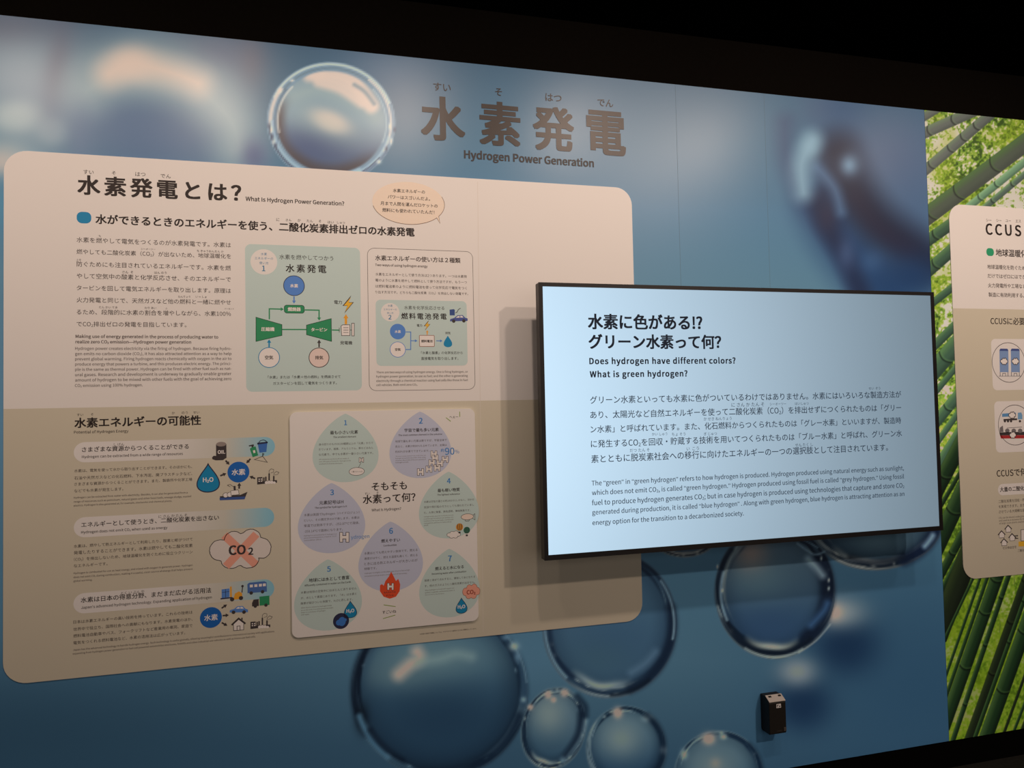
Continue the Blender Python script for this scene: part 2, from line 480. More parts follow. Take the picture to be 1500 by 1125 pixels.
    A.stroke(arc(cx, cy, rx, ry, 5, 60, ro, k=.92), 3.4, 3.5, (170, 192, 204), .8)
    A.stroke(arc(cx, cy, rx, ry, 28, 50, ro, k=.94), 2, 2, (74, 84, 108), .9)
    A.stroke(arc(cx, cy, rx, ry, 52, 88, ro, k=.9), 7, 6, (176, 200, 208), .7)
    for x, y, a_, b_ in ((573, 207, 2, 5), (555, 237, 3.4, 3), (397, 190, 1.5, 4), (410, 133, 3, 4), (401, 208, 2, 4), (571, 185, 1.6, 5), (428, 118, 3, 2)):
        A.blob(x, y, a_, b_, (236, 232, 218), .9)
    for x, y in ((394, 184), (399, 200), (404, 213), (566, 218), (578, 190)):
        A.blob(x, y, 1.8, 4, (60, 68, 88), .85)
    # --- out of focus bubble at the upper right
    A.blob(1300, 230, 130, 90, (98, 100, 120), .7)
    A.blob(1210, 160, 40, 30, (88, 98, 118), .6)
    A.blob(1235, 165, 40, 60, (62, 84, 112), .6)
    A.blob(1340, 330, 60, 120, (72, 88, 116), .6)
    A.stroke([(1150, 180), (1152, 230), (1180, 300), (1235, 370), (1262, 440)], 22, 40, (64, 74, 100), .65)
    A.stroke([(1215, 300), (1240, 350), (1300, 430)], 80, 80, (34, 60, 94), .9)
    A.stroke([(1196, 292), (1212, 330), (1240, 380), (1262, 430)], 30, 30, (32, 42, 66), .95)
    A.blob(1212, 316, 16, 24, (52, 48, 66), .7)
    A.stroke([(1228, 225), (1248, 275), (1290, 330), (1362, 382)], 60, 56, (36, 38, 54), .95)
    A.stroke([(1255, 290), (1285, 330), (1330, 365)], 20, 34, (46, 40, 56), .55)
    A.stroke([(1196, 245), (1222, 275), (1232, 310)], 12, 24, (96, 122, 150), .7)
    A.stroke([(1190, 206), (1174, 240), (1177, 282)], 22, 38, (138, 164, 174), .95)
    A.blob(1187, 214, 14, 16, (142, 168, 178), .7)
    A.blob(1244, 242, 14, 16, (120, 144, 162), .9)
    A.blob(1278, 384, 18, 16, (66, 92, 124), .6)
    A.blob(1240, 372, 14, 24, (74, 92, 124), .6)
    A.blob(1335, 405, 50, 34, (30, 54, 86), .85)
    # --- blurred bubbles at the lower right
    A.blob(1240, 946, 50, 44, (20, 38, 60), .95, p=2.6)
    A.blob(1230, 897, 38, 23, (122, 127, 127), .85, p=2.2)
    A.blob(1222, 897, 13, 13, (170, 142, 124), .9)
    A.blob(1176, 1032, 44, 40, (20, 38, 60), .95, p=2.6)
    A.blob(1168, 984, 28, 21, (116, 120, 122), .88, p=2.2)
    # --- sharp bubbles along the bottom, back to front
    dk = (12, 22, 34); bt = (30, 50, 66)
    bubble(A, 1002, 785, 48, 31, 0, (60, 80, 92), (58, 76, 88), dk, (150, 140, 126), 4, bottom=(20, 160))
    bubble(A, 893, 915, 99, 108, 4, (58, 82, 98), (50, 72, 88), (22, 36, 52), (132, 140, 138), 5, 1.0, (60, 130),
           [(905, 950, 70, 60, (44, 66, 88), .6), (880, 965, 50, 30, (50, 72, 84), .6)])
    A.stroke(arc(893, 915, 99, 108, -18, 66, 4, k=.925), 12, 16, (14, 24, 38), .9)
    A.stroke(arc(893, 915, 99, 108, -42, 8, 4, k=.955), 3, 4, (128, 150, 158), .7)
    A.stroke(arc(893, 915, 99, 108, 128, 182, 4, k=.955), 4, 6, (118, 142, 152), .75)
    A.stroke(arc(893, 915, 99, 108, 124, 176, 4, k=.89), 6, 9, (18, 30, 46), .85)
    A.stroke(arc(893, 915, 99, 108, 48, 84, 4, k=.955), 5, 6, (12, 20, 30), .8)
    A.stroke([(925, 985), (945, 972), (960, 955)], 9, 16, (78, 100, 118), .6)
    bubble(A, 1285, 764, 97, 71, -4, (70, 90, 100), (40, 56, 68), dk, (168, 162, 148), 7, 1.35, (62, 150),
           [(1285, 792, 45, 22, (80, 98, 104), .8)])
    A.stroke(arc(1285, 764, 97, 71, 0, 66, -4, k=.90), 17, 16, (15, 24, 42), .92)
    A.stroke(arc(1285, 764, 97, 71, 66, 122, -4, k=.84), 8, 12, (18, 24, 34), .8)
    A.stroke(arc(1285, 764, 97, 71, 24, 40, -4, k=.9), 6, 10, (140, 166, 182), .8)
    bubble(A, 1135, 866, 88, 99, 2, (64, 80, 90), (36, 58, 80), dk, (152, 152, 138), 9, 1.25, (56, 126),
           [(1101, 815, 24, 26, (134, 106, 92), .9), (1112, 848, 50, 36, (80, 102, 108), .6), (1130, 920, 54, 32, (38, 58, 82), .8)])
    A.stroke(arc(1135, 866, 88, 99, -34, 50, 2, k=.875), 20, 15, (14, 22, 36), .94)
    A.stroke(arc(1135, 866, 88, 99, 48, 152, 2, k=.925), 7, 9, (11, 18, 28), .92)
    A.stroke(arc(1135, 866, 88, 99, 168, 218, 2, k=.95), 7, 8, (14, 24, 36), .9)
    A.stroke(arc(1135, 866, 88, 99, 150, 196, 2, k=.90), 3.5, 5, (132, 152, 160), .7)
    A.stroke(arc(1135, 866, 88, 99, 60, 118, 2, k=.975), 3, 4, (142, 152, 148), .6)
    A.stroke([(1184, 819), (1196, 831), (1205, 843)], 8, 15, (134, 150, 156), .9)
    A.stroke([(1168, 796), (1192, 812), (1208, 808)], 2.6, 4, (112, 130, 138), .75)
    A.stroke([(1176, 790), (1198, 802)], 2, 3, (104, 122, 130), .7)
    A.stroke([(1188, 916), (1206, 896), (1212, 884)], 8, 15, (50, 78, 110), .85)
    A.stroke([(1216, 915), (1196, 938), (1170, 956)], 2.4, 3.4, (150, 152, 146), .55)
    for x, y in ((1203, 818), (1214, 850), (1214, 862), (1051, 830), (1058, 865)): A.blob(x, y, 1.6, 3, (186, 192, 186), .8)
    bubble(A, 644, 1012, 130, 128, 0, (60, 86, 102), bt, dk, (104, 126, 136), 12, .8, None,
           [(650, 1055, 112, 62, (27, 46, 63), .92), (632, 962, 92, 34, (84, 104, 108), .85), (580, 990, 46, 22, (84, 100, 102), .5)], gain=.7)
    A.stroke([(584, 988), (600, 974), (614, 964), (611, 955)], 15, 24, (170, 146, 130), .95)
    A.stroke([(612, 970), (645, 965), (668, 958), (690, 962)], 10, 22, (112, 128, 126), .75)
    A.stroke(arc(644, 1012, 130, 128, 150, 212, 0, k=.955), 11, 14, (11, 19, 30), .95)
    A.blob(530, 1052, 10, 20, (8, 14, 22), .9)
    A.stroke(arc(644, 1012, 130, 128, 128, 162, 0, k=.95), 8, 10, (70, 102, 122), .85)
    A.stroke(arc(644, 1012, 130, 128, 118, 150, 0, k=.90), 8, 11, (11, 20, 32), .9)
    A.stroke(arc(644, 1012, 130, 128, 96, 128, 0, k=.955), 6, 9, (66, 92, 108), .6)
    A.stroke(arc(644, 1012, 130, 128, 18, 62, 0, k=.94), 12, 14, (14, 26, 40), .88)
    A.stroke(arc(644, 1012, 130, 128, -62, 8, 0, k=.955), 11, 14, (32, 52, 70), .8)
    A.stroke(arc(644, 1012, 130, 128, -52, -6, 0, k=.985), 3, 4, (92, 116, 128), .55)
    A.blob(753, 947, 7, 6, (140, 154, 154), .9); A.blob(767, 1025, 4, 4, (110, 130, 138), .8); A.blob(758, 962, 5, 8, (88, 112, 128), .7); A.blob(741, 934, 7, 4, (84, 108, 124), .7)
    bubble(A, 811, 1067, 47, 61, 14, (70, 90, 102), (40, 62, 78), (16, 28, 42), (140, 148, 142), 15, 1.1, (60, 130),
           [(804, 1046, 26, 30, (104, 114, 112), .85)])
    A.stroke([(857, 1056), (848, 1084), (824, 1114)], 7, 10, (108, 130, 140), .7)
    A.stroke([(851, 1046), (847, 1076), (828, 1106)], 8, 11, (13, 24, 38), .85)
    A.stroke([(846, 1020), (857, 1034), (858, 1048)], 8, 10, (16, 28, 42), .8)
    for x, y, a_ in ((803, 1018, 5), (811, 1025, 3.6), (827, 1015, 5.4), (777, 1036, 4)): A.blob(x, y, a_, a_, (184, 152, 132), .92)
    bubble(A, 917, 1096, 59, 62, 0, (68, 90, 102), (30, 52, 72), (14, 28, 42), (130, 142, 142), 18, 1.0, None,
           [(910, 1082, 30, 28, (100, 112, 112), .88)])
    A.blob(905, 1044, 6.5, 7.5, (184, 152, 132), .95); A.blob(948, 1052, 7, 5, (136, 152, 152), .8); A.blob(972, 1099, 4, 6, (156, 168, 170), .85)
    A.stroke(arc(917, 1096, 59, 62, -55, 34, 0, k=.93), 9, 11, (14, 26, 40), .8)
    bubble(A, 1053, 1136, 66, 66, 0, (68, 88, 98), (38, 62, 80), (14, 28, 44), (140, 150, 146), 21, .9, None,
           [(1045, 1125, 34, 24, (96, 106, 106), .7), (1048, 1118, 8, 8, (134, 118, 106), .5)])
    A.blob(1038, 1082, 9, 8, (186, 154, 134), .95); A.blob(1060, 1079, 5, 4, (146, 158, 154), .85); A.blob(1002, 1105, 5, 7, (136, 152, 154), .8)
    A.stroke(arc(1053, 1136, 66, 66, -45, 0, 0, k=.94), 8, 11, (12, 26, 42), .8)
    return A.c

def paint_bamboo(px, py):
    f = vnoise(px / 7, py / 7, 1) * .5 + vnoise(px / 3.2, py / 3.2, 2) * .6 + vnoise(px / 1.7, py / 1.7, 3) * .4 + .55 * (vnoise(px / 34, py / 34, 4) - .5)
    hgt = ss(700, 150, py)                       # more sky towards the top, more leaves below
    hgt = ss(0, 1, (900 - py) / 760)
    g1 = np.array((112, 140, 44.)); g2 = np.array((164, 172, 66.)); sky = np.array((206, 188, 166.)); dkc = np.array((58, 78, 26.))
    A = Art(px, py, g1)
    A.mix(ss(.55, .95, f), g2)
    A.mix(ss(.62, .38, f), dkc)
    A.mix(ss(.92, 1.12, f + .16 * hgt + .25 * (vnoise(px / 20, py / 26, 9) - .5)), sky)
    A.mix(.35 * ss(.5, .9, vnoise(px / 24, py / 40, 12)) + 0 * px, (150, 160, 20))
    low = ss(560, 960, py)
    A.mix(low * .66, (64, 82, 8))  # lower greens darkened for the weaker light there, before the albedo division
    rg = np.random.RandomState(3)
    for _ in range(46):                          # thin twigs
        x = rg.uniform(1350, 1600); y = rg.uniform(170, 1050); d = rg.uniform(6, 26); a = rg.uniform(-1.9, -.6)
        A.stroke([(x, y), (x + d * math.cos(a), y + d * math.sin(a))], .9, 1.0, (56, 66, 34), .7)
    def stalk(a, b, w, body, edge, shade, nodes=(), hi=.8):
        (ax, ay), (bx, by) = a, b; L = math.hypot(bx - ax, by - ay); tx, ty = (bx - ax) / L, (by - ay) / L
        nx, ny = ty, -tx                          # to the lower right of the stalk
        if ny < 0: nx, ny = -nx, -ny
        t = (px - ax) * tx + (py - ay) * ty; u = ((px - ax) * nx + (py - ay) * ny) / (w / 2)
        m = (1 - ss(1 - 1.2 / w, 1 + 1.2 / w, np.abs(u))) * (t > -6) * (t < L + 6)
        A.mix(m, body)
        A.mix(m * ss(-.2, -.85, u) * hi, edge)
        A.mix(m * ss(.1, .9, u) * .8, shade)
        A.mix(m * np.exp(-((u + .35) / .22) ** 2) * .25, edge)
        for q in nodes:
            bend = t - q * L - .22 * w * (1 - u * u) * -1
            A.mix(m * np.exp(-(bend / 1.3) ** 2) * .85, np.array(shade) * .55)
            A.mix(m * np.exp(-((bend - 2.6) / 1.2) ** 2) * .45, edge)
    G = ((98, 98, 88), (112, 124, 92), (78, 80, 70))
    T = ((60, 82, 60), (92, 122, 70), (40, 56, 42))
    D = ((20, 36, 18), (58, 78, 38), (9, 17, 9))
    K = ((20, 25, 14), (38, 47, 22), (11, 14, 8))
    # upper part
    stalk((1330, 186), (1372, 160), 12, *G)
    stalk((1345, 199), (1440, 157), 16, *G, nodes=(.18, .55))
    stalk((1350, 254), (1462, 158), 15, *G, nodes=(.13, .38, .55, .72))
    stalk((1400, 318), (1520, 222), 11, (104, 134, 98), (142, 172, 120), (74, 96, 72), nodes=(.3, .5))
    stalk((1428, 316), (1560, 206), 9, (82, 96, 80), (120, 150, 96), (66, 76, 66), nodes=(.2, .42))
    stalk((1340, 330), (1530, 188), 26, (78, 82, 66), (82, 108, 56), (66, 68, 58), nodes=(.13, .34, .62))
    # between the screen and the right-hand panel
    stalk((1354, 356), (1402, 322), 17, *T, nodes=(.35,)); stalk((1356, 400), (1406, 356), 18, *T, nodes=(.3,))
    stalk((1362, 447), (1412, 408), 11, *T); stalk((1364, 511), (1410, 466), 13, *T)
    stalk((1366, 545), (1412, 492), 25, *T, nodes=(.42,)); stalk((1368, 577), (1412, 524), 9, *T)
    stalk((1368, 622), (1414, 566), 16, *T, nodes=(.45,)); stalk((1370, 652), (1414, 590), 9, *T); stalk((1378, 676), (1420, 610), 14, *T)
    stalk((1368, 726), (1420, 626), 22, *D, nodes=(.3,)); stalk((1372, 752), (1418, 672), 6, *D); stalk((1370, 806), (1424, 690), 24, *D, nodes=(.5,))
    stalk((1376, 846), (1424, 756), 12, *D, nodes=(.4,)); stalk((1378, 868), (1424, 778), 7, *D); stalk((1374, 930), (1424, 800), 30, *K)
    stalk((1384, 935), (1424, 850), 4, *D)
    # below the right-hand panel
    for a, b, w, c_, n_ in (((1382, 1000), (1450, 806), 4, D, ()), ((1386, 1020), (1460, 806), 5, D, ()),
                            ((1384, 1062), (1478, 796), 18, D, (.32, .62, .8)), ((1394, 1090), (1492, 800), 7, D, (.2, .5, .74)),
                            ((1416, 1092), (1524, 790), 13, K, (.35, .6, .8)), ((1424, 1092), (1532, 790), 6, D, (.5, .7)),
                            ((1440, 1092), (1556, 770), 20, D, (.25, .52, .8)), ((1464, 1092), (1570, 800), 4, K, ()),
                            ((1478, 1090), (1590, 800), 4, D, ()), ((1492, 1084), (1610, 780), 6, K, (.4,))):
        stalk(a, b, w, *c_, nodes=n_, hi=.7)
    for k in range(9):                           # the grove goes on to the right
        x = 1520 + 24 * k; stalk((x, 1090), (x + 190 + 20 * (k % 3), 330 - 20 * k), (16, 7, 22)[k % 3], *(D, T, K)[k % 3], nodes=(.2, .4, .6, .8))
    return A.c

def print_wall(name, xs, zs, painter, rough):
    X, Z = np.meshgrid(xs, zs); nx, nz = len(xs), len(zs)
    X = X.ravel(); Z = Z.ravel()
    px, py = pix(X, Z)
    col = albedo(np.clip(painter(px, py), 0, 255), Z)
    n = nx * nz
    i = (np.arange(nz - 1)[:, None] * nx + np.arange(nx - 1)[None, :]).ravel()
    quads = np.stack([i, i + 1, i + nx + 1, i + nx], 1)
    # front, plus the eight corners of a backing so that the wall is a solid panel 40 mm thick
    co = np.stack([X, np.zeros(n), Z], 1)
    bk = np.array([(x, y, z) for x in (xs[0], xs[-1]) for y in (0.0005, 0.04) for z in (zs[0], zs[-1])])
    bq = np.array([(0, 1, 3, 2), (4, 6, 7, 5), (0, 2, 6, 4), (1, 5, 7, 3), (2, 3, 7, 6)]) + n
    co = np.concatenate([co, bk]); quads = np.concatenate([quads, bq]).astype(np.int32)
    me = bpy.data.meshes.new(name)
    me.vertices.add(len(co)); me.vertices.foreach_set('co', co.astype(np.float32).ravel())
    me.loops.add(quads.size); me.loops.foreach_set('vertex_index', quads.ravel())
    me.polygons.add(len(quads)); me.polygons.foreach_set('loop_start', np.arange(0, quads.size, 4, dtype=np.int32))
    me.update(calc_edges=True)
    at = me.color_attributes.new('ink', 'FLOAT_COLOR', 'POINT')
    rgba = np.ones((len(co), 4), np.float32); rgba[:n, :3] = col; rgba[n:, :3] = 0.02
    at.data.foreach_set('color', rgba.ravel())
    m = bpy.data.materials.new(name + '_print'); m.use_nodes = True
    nt = m.node_tree; b = nt.nodes['Principled BSDF']
    a = nd(nt, 'ShaderNodeAttribute', attribute_name='ink')
    nz_ = nd(nt, 'ShaderNodeTexNoise'); nz_.inputs['Scale'].default_value = 900
    tc = nd(nt, 'ShaderNodeTexCoord'); nt.links.new(tc.outputs['Object'], nz_.inputs['Vector'])
    bp = nd(nt, 'ShaderNodeBump'); bp.inputs['Strength'].default_value = 0.05; bp.inputs['Distance'].default_value = 0.001
    nt.links.new(nz_.outputs['Fac'], bp.inputs['Height']); nt.links.new(bp.outputs['Normal'], b.inputs['Normal'])
    nt.links.new(a.outputs['Color'], b.inputs['Base Color'])
    b.inputs['Roughness'].default_value = rough; b.inputs['Specular IOR Level'].default_value = 0.36
    me.materials.append(m)
    o = bpy.data.objects.new(name, me); C.objects.link(o); o['kind'] = 'structure'
    return o
GX = 0.0052
print_wall('wall_left', np.concatenate([np.linspace(-2.6, -1.0, 60)[:-1], np.arange(-1.0, XB, GX), [XB]]), np.concatenate([np.arange(WB, WT, GX), [WT]]), paint_water, 0.33)
print_wall('wall_right', np.concatenate([np.arange(XB + 0.001, 3.05, 0.0034), np.linspace(3.05, 4.6, 160)]), np.concatenate([np.arange(WB, WT, 0.0034), [WT]]), paint_bamboo, 0.42)

# ------------------------------------------------------------------ rest of the hall
def struct(name, p, m):
    o = p.build(name, m); o['kind'] = 'structure'; return o
BLACK = mat('matt_black', (7, 7, 7), .9, .04, noise=.2)
VOID = mat('hall_black', (3, 3, 3), 1, .01, noise=.3)
CARPET = mat('dark_carpet', (46, 46, 44), .95, .04, noise=.35)
struct('floor', P().box(-6, 8, -7, 3, -0.05, 0.0), CARPET)
struct('ceiling', P().box(-6, 8, -7, 3, 5.2, 5.25), VOID)
struct('wall_back', P().box(-6, 8, 1.4, 1.45, 0, 5.2), VOID)
struct('baseboard_back', P().box(-2.6, 4.6, 0.004, 0.04, 0.0, WB - 0.0005), BLACK)
struct('trim_1', P().box(-2.6, 4.6, 0.05, 0.09, 0.0, 2.95), mat('dark_brown_board', (11, 9, 7), .95, .03, noise=.2))
SEAM = mat('print_seam', (98, 124, 142), .6, .2)
for k_, x_ in enumerate((993.0, 1123.0)):
    X0 = w2(x_, 260)[0]
    struct('trim_%d' % (2 + k_), P().box(X0 - .0005, X0 + .0005, -0.0002, 0.002, 1.9, WT), SEAM)

# ================================================================== inks
INK = mat('dark_ink', (44, 36, 34), .5, .25)
BODY = mat('body_ink', (72, 62, 60), .5, .2)
FINE = mat('fine_ink', (96, 86, 84), .5, .2)
WHITE = mat('white_print', (233, 231, 229), .5, .3)
PALE = mat('pale_print', (231, 229, 228), .5, .3)
BAND = mat('beige_print', (209, 204, 186), .5, .3)
TEAL = mat('pale_teal_ink', (196, 219, 218), .5, .25)
LILAC = mat('pale_lilac_ink', (196, 204, 228), .5, .25)
BLUE = mat('mid_blue_ink', (90, 142, 220), .5, .25)
CYAN = mat('cyan_ink', (26, 140, 192), .5, .25)
NUMB = mat('number_blue_ink', (62, 134, 206), .5, .25)
GREEN = mat('green_ink', (50, 150, 102), .5, .25)
LEAF = mat('leaf_green_ink', (138, 168, 50), .5, .25)
ORANGE = mat('orange_ink', (238, 170, 52), .5, .25)
YELLOW = mat('yellow_ink', (240, 190, 60), .5, .25)
RED = mat('flame_ink', (226, 84, 48), .5, .25)
SALMON = mat('salmon_ink', (236, 168, 148), .5, .25)
DARK = mat('charcoal_ink', (66, 60, 62), .5, .25)
NAVY = mat('navy_ink', (48, 52, 84), .5, .25)
PWHITE = mat('drawn_white_ink', (238, 234, 232), .5, .25)
STEP = 0.0001

# icon drawings: every one is a single printed mark made of an outline, fills and details ----------
def teardrop_icon(parent, tip, cx, bot, hw, off, words=None, tw=0, ty=0, m=1.5, inkm=None):
    p = P(off).fill(tear(tip, cx, bot, hw, m, off)).build('water_drop', CYAN, parent)
    q = tear(tip, cx, bot, hw, m, off); P(off + STEP).path(q, hw * .09 * P(off).sc(cx, bot), True).build('drop_outline', NAVY, parent)
    if words: P(off + 2 * STEP).mid(words, cx, ty, tw, bold=.03).build('drop_text', PWHITE, parent)
    return p
def cloud_pts(cx, cy, w, h, off, lobes=((-.36, .05, .36, .62), (-.12, .30, .34, .58), (.18, .32, .36, .60), (.38, .02, .32, .62), (.14, -.30, .36, .5), (-.16, -.28, .36, .5))):
    c = w2(cx, cy, off); k = P(off).sc(cx, cy); W, H = w * k, h * k
    out = []
    for i in range(72):                      # outer hull of the lobes seen from the centre
        a = 2 * math.pi * i / 72; best = 0
        for lx, lz, rx, rz in lobes:
            for t in np.linspace(0.0, 0.75, 76):
                x, z = t * math.cos(a), t * math.sin(a)
                if ((x - lx) / (rx / 2)) ** 2 + ((z - lz) / (rz / 2)) ** 2 <= 1: best = max(best, t)
        out.append((c[0] + W * best * math.cos(a), c[1] + H * best * math.sin(a)))
    return out
def bolt(p, cx, cy, h):
    q = [(.18, -.5), (-.30, .08), (-.03, .08), (-.2, .5), (.32, -.12), (.04, -.12)]
    return p.poly([(cx + x * h, cy + y * h) for x, y in q])
def bolt_icon(parent, cx, cy, h, off):
    bolt(P(off), cx, cy, h * 1.12).build('bolt_outline', DARK, parent); bolt(P(off + STEP), cx + .2, cy, h * .86).build('lightning_bolt', YELLOW, parent)
def factory_icon(parent, cx, cy, w, off):
    u = w / 30.0; d = P(off)
    d.poly([(cx - 14 * u, cy - 7 * u), (cx - 6 * u, cy - 7.5 * u), (cx - 6 * u, cy + 3 * u), (cx - 14 * u, cy + 4 * u)])
    d.poly([(cx - 6 * u, cy - 1 * u), (cx + 16 * u, cy - 3 * u), (cx + 16 * u, cy + 1 * u), (cx - 6 * u, cy + 3 * u)])
    for x, t in ((-4, -7), (-1, -8), (4, -13), (11, -9)):
        d.poly([(cx + (x - 1) * u, cy + t * u), (cx + (x + 1.2) * u, cy + t * u), (cx + (x + 1.2) * u, cy + 1 * u), (cx + (x - 1) * u, cy + 1 * u)])
    d.build('factory', DARK, parent)
    s = P(off + STEP)
    for x, y, r in ((0, 1, 3.2), (4, .5, 3.4), (8, .5, 3.2), (12, 1, 2.6)): s.circ(cx + x * u, cy + y * u, r * u * .75, 14)
    for x, y in ((-12, -5), (-8.6, -5.2), (-12, -2), (-8.6, -2.2)): s.poly([(cx + x * u, cy + y * u), (cx + (x + 2) * u, cy + y * u), (cx + (x + 2) * u, cy + (y + 1.6) * u), (cx + x * u, cy + (y + 1.6) * u)])
    s.build('factory_tank', PWHITE, parent)
    k = P(off + STEP)
    k.line([(cx + 4 * u, cy - 13 * u), (cx + 4 * u, cy - 17 * u), (cx + 7 * u, cy - 20 * u), (cx + 11 * u, cy - 19 * u), (cx + 11 * u, cy - 15 * u), (cx + 6.5 * u, cy - 13.5 * u)], .55 * u)
    k.line([(cx + 11 * u, cy - 9 * u), (cx + 11.5 * u, cy - 13 * u), (cx + 15 * u, cy - 16 * u), (cx + 19 * u, cy - 14.5 * u), (cx + 17 * u, cy - 11.5 * u), (cx + 12.5 * u, cy - 10.5 * u)], .55 * u)
    k.build('smoke_outline', DARK, parent)
def car_icon(parent, cx, cy, w, off, m=None):
    u = w / 28.0
    P(off).poly([(cx - 14 * u, cy + 4 * u), (cx - 13.5 * u, cy + .5 * u), (cx - 7 * u, cy - 1.5 * u), (cx - 2 * u, cy - 5.6 * u), (cx + 6 * u, cy - 6 * u), (cx + 10 * u, cy - 1.8 * u), (cx + 14 * u, cy - .5 * u), (cx + 14 * u, cy + 3.4 * u)]).build('car_body', m or BLUE, parent)
    s = P(off + STEP); s.poly([(cx - 4.6 * u, cy - 1.6 * u), (cx - 1.4 * u, cy - 4.4 * u), (cx + 1.4 * u, cy - 4.6 * u), (cx + 1.4 * u, cy - 1.8 * u)])
    s.poly([(cx + 2.4 * u, cy - 4.7 * u), (cx + 5.4 * u, cy - 4.7 * u), (cx + 7.6 * u, cy - 2 * u), (cx + 2.4 * u, cy - 1.9 * u)]); s.build('car_window', PWHITE, parent)
    s = P(off + 2 * STEP); s.circ(cx - 8 * u, cy + 3.6 * u, 2.7 * u, 16); s.circ(cx + 8 * u, cy + 3.2 * u, 2.7 * u, 16); s.build('car_wheel', DARK, parent)
def h_shape(p, cx, cy, s):
    a, b = s * .5, s * .17
    q = [(-a, -a), (-b, -a), (-b, -b), (b, -b), (b, -a), (a, -a), (a, a), (b, a), (b, b), (-b, b), (-b, a), (-a, a)]
    return [(cx + x * .95, cy + y) for x, y in q]

# ================================================================== title lettering on the mural
ts = root('wall_lettering', (0.9, 0.0, 2.3), 'large dark brown Japanese lettering over an English line on the blue bubble mural', 'lettering')
GLOSS = mat('brown_vinyl', (44, 36, 33), .36, .34)
for ch, x0, x1, yc in (('水', 616.3, 681.2, 174.0), ('素', 702.0, 762.4, 181.6), ('発', 780.6, 841.0, 189.0), ('電', 859.2, 916.4, 195.0)):
    p = P(0.0012); p.text(ch, x0, yc, x1, yc, bold=.028, res=6)
    f = p.v; zs = [v[2] for v in f]; zc = (max(zs) + min(zs)) / 2
    want = (w2((x0 + x1) / 2, yc - 32.3)[1] - w2((x0 + x1) / 2, yc + 32.3)[1]); k = want / (max(zs) - min(zs)); zt = w2((x0 + x1) / 2, yc)[1]
    p.v = [(v[0], v[1], zt + (v[2] - zc) * k) for v in f]
    p.build('character', GLOSS, ts)
p = P(0.0012)
for wd_, xl, xr, y in (('すい', 634.8, 660.3, 127.5), ('そ', 725.2, 735.4, 134.5), ('はつ', 799, 822.5, 143), ('でん', 875.3, 898.2, 150.6)): p.text(wd_, xl, y, xr, y, res=4, bold=.008)
p.build('reading_text', GLOSS, ts)
P(0.0012).text('Hydrogen Power Generation', 679.7, 227.2, 870, 237.8, bold=.034, res=4).build('english_text', mat('charcoal_vinyl', (42, 42, 46), .42, .3), ts)

# ================================================================== the hydrogen panel
B0 = 0.003
q = [w2(9.4, 260, B0), w2(4.8, 590, B0), w2(.7, 985, B0)]
PX0 = sum(v[0] for v in q) / 3; PX1 = (w2(927.3, 310, B0)[0] + w2(939, 870, B0)[0]) / 2
PZ1 = (w2(40, 218.8, B0)[1] + w2(80, 222, B0)[1] + w2(860, 273.5, B0)[1] + w2(900, 275.6, B0)[1]) / 4
PZM = (w2(10, 599.8, B0)[1] + w2(690, 586.5, B0)[1]) / 2
PZ0 = (w2(40, 1002.4, B0)[1] + w2(870, 914, B0)[1]) / 2
ip = root('info_panel', ((PX0 + PX1) / 2, 0, PZ0), 'large white and beige panel of Japanese text and diagrams left of the screen', 'information panel')
RC = 0.064
P().slab(rrect(PX0, PX1, PZ0, PZ1, RC), 0.0006, B0).build('board', WHITE, ip)
o1, o2, o3, o4, o5, o6 = (B0 + STEP * k for k in range(1, 7))
lp = [v for v in rrect(PX0, PX1, PZ0, PZ1, RC) if v[1] < PZM]
P(o1).fill([(PX1, PZM), (PX0, PZM)] + lp).build('lower_band', BAND, ip, 'beige lower half of the panel')
P(o1 + STEP / 2).line([(699.6, 266), (703.5, 590), (708, 926)], .55).build('joint_line', mat('joint_grey', (220, 214, 206), .6, .2), ip)

# -- headings
HT = P(o4)
HT.text('水素発電とは？', 113.3, 271.4, 353.4, 282.3, h=29.6, bold=.028, res=3)
HT.text('What Is Hydrogen Power Generation?', 359.8, 290.7, 504.2, 298.5, bold=.02)
HT.text('水ができるときのエネルギーを使う、二酸化炭素排出ゼロの水素発電', 139.9, 319.8, 607.3, 341.3, bold=.026, res=3)
HT.text('水素エネルギーの可能性', 109, 619.2, 294.6, 615.9, bold=.026, res=3)
HT.text('Potential of Hydrogen Energy', 108.4, 632.7, 188.2, 631.7, bold=.008)
c0 = w2(112.4, 318.3, o2); k0 = P(o2).sc(121, 318)
P(o2).fill(rrect(c0[0], c0[0] + 19 * k0, c0[1] - 8.4 * k0, c0[1] + 8.4 * k0, 7 * k0)).build('bullet_dot', CYAN, ip, 'rounded blue bullet')
# -- running text on the panel
BT = P(o4)
